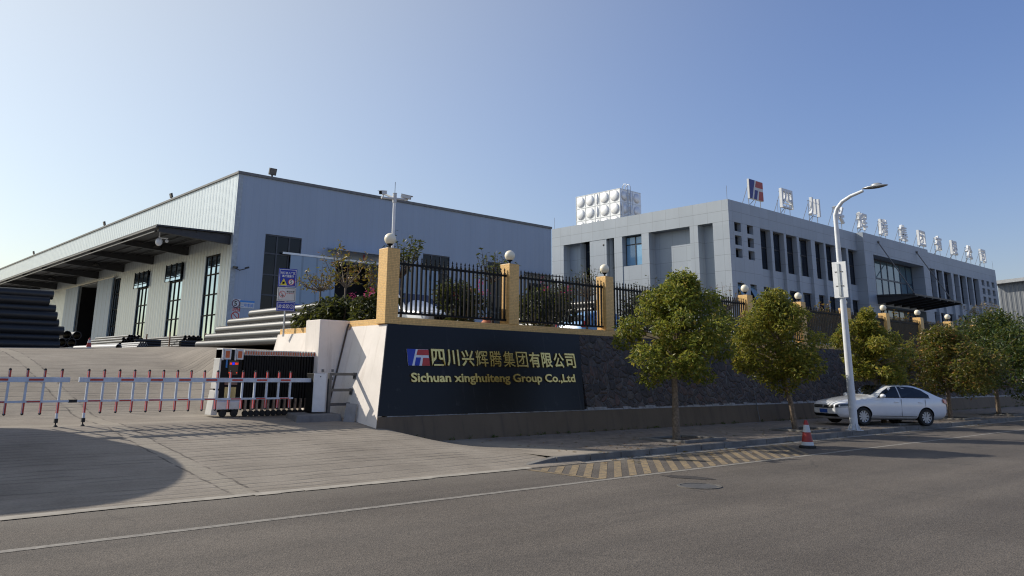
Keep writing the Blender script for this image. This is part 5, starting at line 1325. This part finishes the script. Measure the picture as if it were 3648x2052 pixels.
for s in (1,-1):
    side_glass([(.70,1.0),(-.22,1.01),(-.22,1.40),(.06,1.375),(.38,1.22)], s).build("side_window", CARGL, body)
    side_glass([(-.27,1.01),(-1.50,1.025),(-1.52,1.12),(-1.28,1.285),(-.95,1.38),(-.55,1.405),(-.27,1.40)], s).build("side_window", CARGL, body)
    for x0, x1 in ((.80,-.25),(-.25,-1.28)):
        m = MB(); y = s*.915
        m.bar((x1,s*.902,.32),(x1,s*.905,.96),.008,.012); d = m.build("door_gap", DARKM, body)
        hp = skin.hit((x1+.2,3*s,.845), (0,-s,0), .012); m = MB(); m.bar((x1+.12,hp.y,.84),(x1+.30,hp.y,.85),.03,.03); m.build("door_handle", CARW, body, bevel=.005)
    m = MB(); skin.patch(m, lambda u, v: (.95-1.87*u, 3*s, .325+.02*v), (0,-s,0), .008, 12, 1); m.build("side_trim", GREYM, body)
    m = MB(); skin.patch(m, lambda u, v: (.74-2.26*u, 3*s, .985+.02*u+.014*v), (0,-s,0), .014, 16, 1); m.build("window_trim", BLACKI, body)
    m = MB(); m.sphere((.62,s*1.03,1.05), 1, 12, 8, (.09,.13,.08)); m.bar((.6,s*.88,1.0),(.6,s*.98,1.02),.05,.03); m.build("wing_mirror", CARW, body, smooth='all')
    m = MB(); dd = Vector((-.72,-s*.69,0)); L0 = Vector((2.0,s*.62,0)); tv = Vector((-.69*s*s,.72*s,0)) if False else Vector((-.69, s*.72, 0))
    def hf(u, v): return L0-dd*2+tv*(-.22+.50*u)+Vector((0,0,.60+.03*u+(.10+.035*u)*v))
    skin.patch(m, hf, dd, .010, 8, 3); hl_ = m.build("headlight", plain("headlight_dark", (.03,.035,.045), .1, spec=.8) if s == 1 else bpy.data.materials["headlight_dark"], body)
    m = MB(); skin.patch(m, lambda u, v: hf(.25+.6*u, .12+.14*v), dd, .016, 6, 1); skin.patch(m, lambda u, v: hf(.25+.10*u, .2+.6*v), dd, .016, 1, 4); m.build("light_guide", WHITE, hl_)
    m = MB(); m.prism([(-2.06,s*.875,.99),(-2.29,s*.76,.97),(-2.345,s*.62,.83),(-2.29,s*.80,.79),(-2.08,s*.885,.86)], (-.02,s*.012,0)); m.build("tail_light", plain("tail_red", (.42,.02,.02), .15, spec=.8) if s == 1 else bpy.data.materials["tail_red"], body)
    for x in (1.34,-1.31):
        wheel(car, x, s*.79, s)
m = MB(); m.quad((.80,-.60,1.09),(.80,.60,1.09),(.17,.48,1.43),(.17,-.48,1.43)); m.build("windscreen", CARGL, body)
m = MB(); m.quad((-1.16,-.48,1.46),(-1.16,.48,1.46),(-1.74,.56,1.20),(-1.74,-.56,1.20)); m.build("rear_window", CARGL, body)
FD = (-1,0,0)
m = MB(); skin.patch(m, lambda u, v: (4, -.56+1.12*u, .575+.11*v), FD, .012, 14, 3); gr = m.build("grille", BLACKI, body)
m = MB()
for z in (.60,.63,.66): skin.patch(m, lambda u, v: (4, -.5+1.0*u, z+.008*v), FD, .018, 14, 1)
m.build("grille_bar_set", SILVER, gr)
p = skin.hit((4,0,.63), FD, 0); m = MB(); m.tube([(p.x-.01,0,.63),(p.x+.025,0,.63)], .05, 18); m.build("badge", SILVER, gr, smooth=True)
m = MB(); skin.patch(m, lambda u, v: (4, (-.68+1.36*u), .275+.10*v), FD, .012, 18, 3); m.build("lower_grille", BLACKI, body)
p = skin.hit((4,0,.47), FD, 0); m = MB(); m.box(p.x+.004,p.x+.016,-.22,.22,.40,.53); m.build("number_plate", plain("plate_blue", (.03,.10,.42), .4), body)
m = MB(); skin.patch(m, lambda u, v: (4, (-.66+1.32*u), .245+.014*v), FD, .015, 18, 1); m.build("chrome_strip", SILVER, body)
# left wheels stand at (27.98,12.86) front and (30.27,11.80) rear
hd_ = math.atan2(.47,-.88); cs, sn = math.cos(hd_), math.sin(hd_)
rx, ry = -1.31, .80+.1
car.location = (30.58-(rx*cs-ry*sn), 11.60-(rx*sn+ry*cs), S); car.rotation_euler = (0, R(-1.0), hd_); car.scale = (.955,.955,.94)

# white crew-cab truck nose to the fence, heading -Y (local +x)
tr = thing("white_truck", "white pickup truck parked nose to the fence behind the corner panel", "truck", (0,0,0))
prof = [(2.55,.45,.85,.86,.80,.7),(2.48,.34,.95,.98,.90,.8),(2.1,.34,1.02,1.06,.93,.82),(1.55,.34,1.06,1.12,.93,.82),(1.25,.34,1.08,1.2,.93,.8),(.75,.34,1.10,1.60,.93,.74),(.35,.34,1.10,1.74,.93,.72),(-.5,.34,1.10,1.76,.93,.72),(-1.0,.34,1.10,1.70,.93,.72),(-1.12,.34,1.08,1.15,.93,.85),(-2.5,.36,1.06,1.10,.93,.85),(-2.6,.45,.9,.92,.9,.8)]
tb = section_car("body", prof, 1.9, CARW, tr); cut_wells(tb, (1.6,-1.55), .42, .40, .93)
def on_side2(z): t_ = max(0,min(1,(z-1.10)/.62)); return .93*(1-t_)+.73*t_
for s in (1,-1):
    m = MB(); m.poly([(x, s*(on_side2(z)+.03), z) for x, z in ((1.1,1.14),(.0,1.14),(.0,1.62),(.5,1.62),(.75,1.52))]); m.build("side_window", GLASSB if s == -1 else CARGL, tb)
    m = MB(); m.poly([(x, s*(on_side2(z)+.03), z) for x, z in ((-.08,1.14),(-.95,1.14),(-.95,1.58),(-.08,1.62))]); m.build("side_window", CARGL, tb)
    m = MB(); m.box(.88,1.02,s*1.12-.13,s*1.12+.13,1.10,1.36); m.build("wing_mirror", RUBBER, tb, bevel=.02)
    m = MB(); m.prism([(2.30,s*.90,1.0),(2.52,s*.62,.97),(2.56,s*.60,.80),(2.35,s*.90,.82)], (.01,s*.01,0)); m.build("headlight", plain("headlight_clear", (.55,.58,.62), .1, spec=.8) if s == 1 else bpy.data.materials["headlight_clear"], tb)
    for x in (1.6,-1.55): wheel(tr, x, s*.83, s, .37, .22)
m = MB(); m.quad((1.24,-.70,1.22),(1.24,.70,1.22),(.62,.60,1.70),(.62,-.60,1.70)); m.build("windscreen", glass("blue_windscreen", (.012,.03,.085), .08, .25), tb)
m = MB(); m.box(2.5,2.56,-.58,.58,.62,.90); gr = m.build("grille", BLACKI, tb)
m = MB()
for k in range(9): m.bar((2.565,-.52+.13*k,.66),(2.565,-.52+.13*k,.88),.012,.01)
m.build("grille_bar_set", GREYM, gr)
tr.location = (15.4, 22.05, 2.55); tr.rotation_euler = (0,0,R(-90))

# light blue hatchback heading +X
bc = thing("blue_car", "light blue hatchback parked behind the third fence panel", "car", (0,0,0))
prof = [(1.95,.34,.62,.64,.60,.5),(1.85,.22,.74,.78,.76,.62),(1.3,.20,.88,.96,.83,.68),(.85,.20,.94,1.06,.84,.68),(.3,.20,.98,1.46,.84,.60),(-.3,.20,1.0,1.56,.84,.58),(-1.0,.20,1.0,1.53,.83,.58),(-1.5,.20,.99,1.36,.81,.58),(-1.82,.22,.95,1.08,.78,.62),(-1.95,.34,.75,.78,.66,.55)]
bb = section_car("body", prof, 1.7, CARB, bc); cut_wells(bb, (1.22,-1.22), .345, .315, .83)
def on_side3(z): t_ = max(0,min(1,(z-.99)/.54)); return .835*(1-t_)+.58*t_
for s in (1,-1):
    m = MB(); m.poly([(x, s*(on_side3(z)+.03), z) for x, z in ((.75,1.03),(-.25,1.04),(-.25,1.47),(.15,1.44),(.5,1.24))]); m.build("side_window", GLASSW, bb)
    m = MB(); m.poly([(x, s*(on_side3(z)+.03), z) for x, z in ((-.32,1.04),(-1.3,1.05),(-1.42,1.22),(-1.1,1.44),(-.32,1.48))]); m.build("side_window", GLASSW, bb)
    m = MB(); m.box(-.4,-.22,s*.862-.015,s*.862+.015,.86,.89); m.build("door_handle", DARKM, bb)
    m = MB(); m.prism([(-1.72,s*.80,1.12),(-1.86,s*.66,1.08),(-1.92,s*.62,.86),(-1.80,s*.79,.86)], (-.012,s*.012,0)); m.build("tail_light", bpy.data.materials["tail_red"], bb)
    m = MB(); m.prism([(1.55,s*.80,.86),(1.82,s*.60,.80),(1.86,s*.60,.70),(1.6,s*.81,.72)], (.01,s*.012,0)); m.build("headlight", bpy.data.materials["headlight_clear"], bb)
    for x in (1.22,-1.22): wheel(bc, x, s*.75, s, .31, .18)
m = MB(); m.quad((.86,-.55,1.12),(.86,.55,1.12),(.32,.46,1.46),(.32,-.46,1.46)); m.build("windscreen", CARGL, bb)
m = MB(); m.quad((-1.56,-.46,1.34),(-1.56,.46,1.34),(-1.80,.52,1.12),(-1.80,-.52,1.12)); m.build("rear_window", CARGL, bb)
bc.location = (24.2, 21.0, 2.6)
t = thing("clay_urn", "orange clay urn behind the fence, left of the second pillar", "urn", (17.0,19.6,2.6))
m = MB(); m.lathe((17.0,19.6,2.6),[(.16,0),(.26,.25),(.28,.5),(.20,.72),(.12,.8),(.15,.9),(.10,.9)],18); m.build("pot", TERRA, t, (17.0,19.6,2.6), smooth=True)
m = MB(); m.tube([(16.82,19.6,3.3),(16.72,19.6,3.2),(16.75,19.6,3.02)], .03, 6); m.build("handle", TERRA, t, (17.0,19.6,2.6))

# small clutter: fallen leaves along the kerb and sidewalk
rnd = random.Random(101); m = MB()
for _ in range(900):
    x = rnd.uniform(13, 48); y = rnd.choice([rnd.gauss(13.1,.9), rnd.gauss(11.72,.10), rnd.uniform(12.1,16.2), rnd.gauss(11.4,.6)])
    if y < 9.5 or y > 16.2: continue
    z = .138 if y > 12.0 else (.014 if y < 11.83 else .14)
    a = rnd.uniform(0,6.28); sz = rnd.uniform(.035,.075); c, q = math.cos(a)*sz, math.sin(a)*sz
    m.quad((x-c,y-q,z),(x+q*.45,y-c*.45,z+rnd.uniform(0,.012)),(x+c,y+q,z+.004),(x-q*.45,y+c*.45,z+rnd.uniform(0,.012)))
m.build("fallen_leaves", LEAF_O, kind='stuff')
m = MB(); m.tube([(27.33,yb(.02)-.08,.13),(27.44,yb(.71)-.07,.71),(27.56,yb(1.42)-.05,1.42)], .013, 6)
m.build("pipe", GREYM, None, label="thin white pipe leaning against the stone wall between the two nearest trees", cat="pipe")
rnd = random.Random(55); m = MB()      # moss and weeds along the foot of the plinth
for _ in range(130):
    x = rnd.uniform(11.6, 60); leaf_cloud(m, [(x, yb(0)-.06, drive_z(x,16.3)+.02 if x < 12.7 else .15, .05)], 7, .07, rnd, .8, -.6, .2)
m.build("wall_foot_weeds", LEAF_D, kind='stuff')
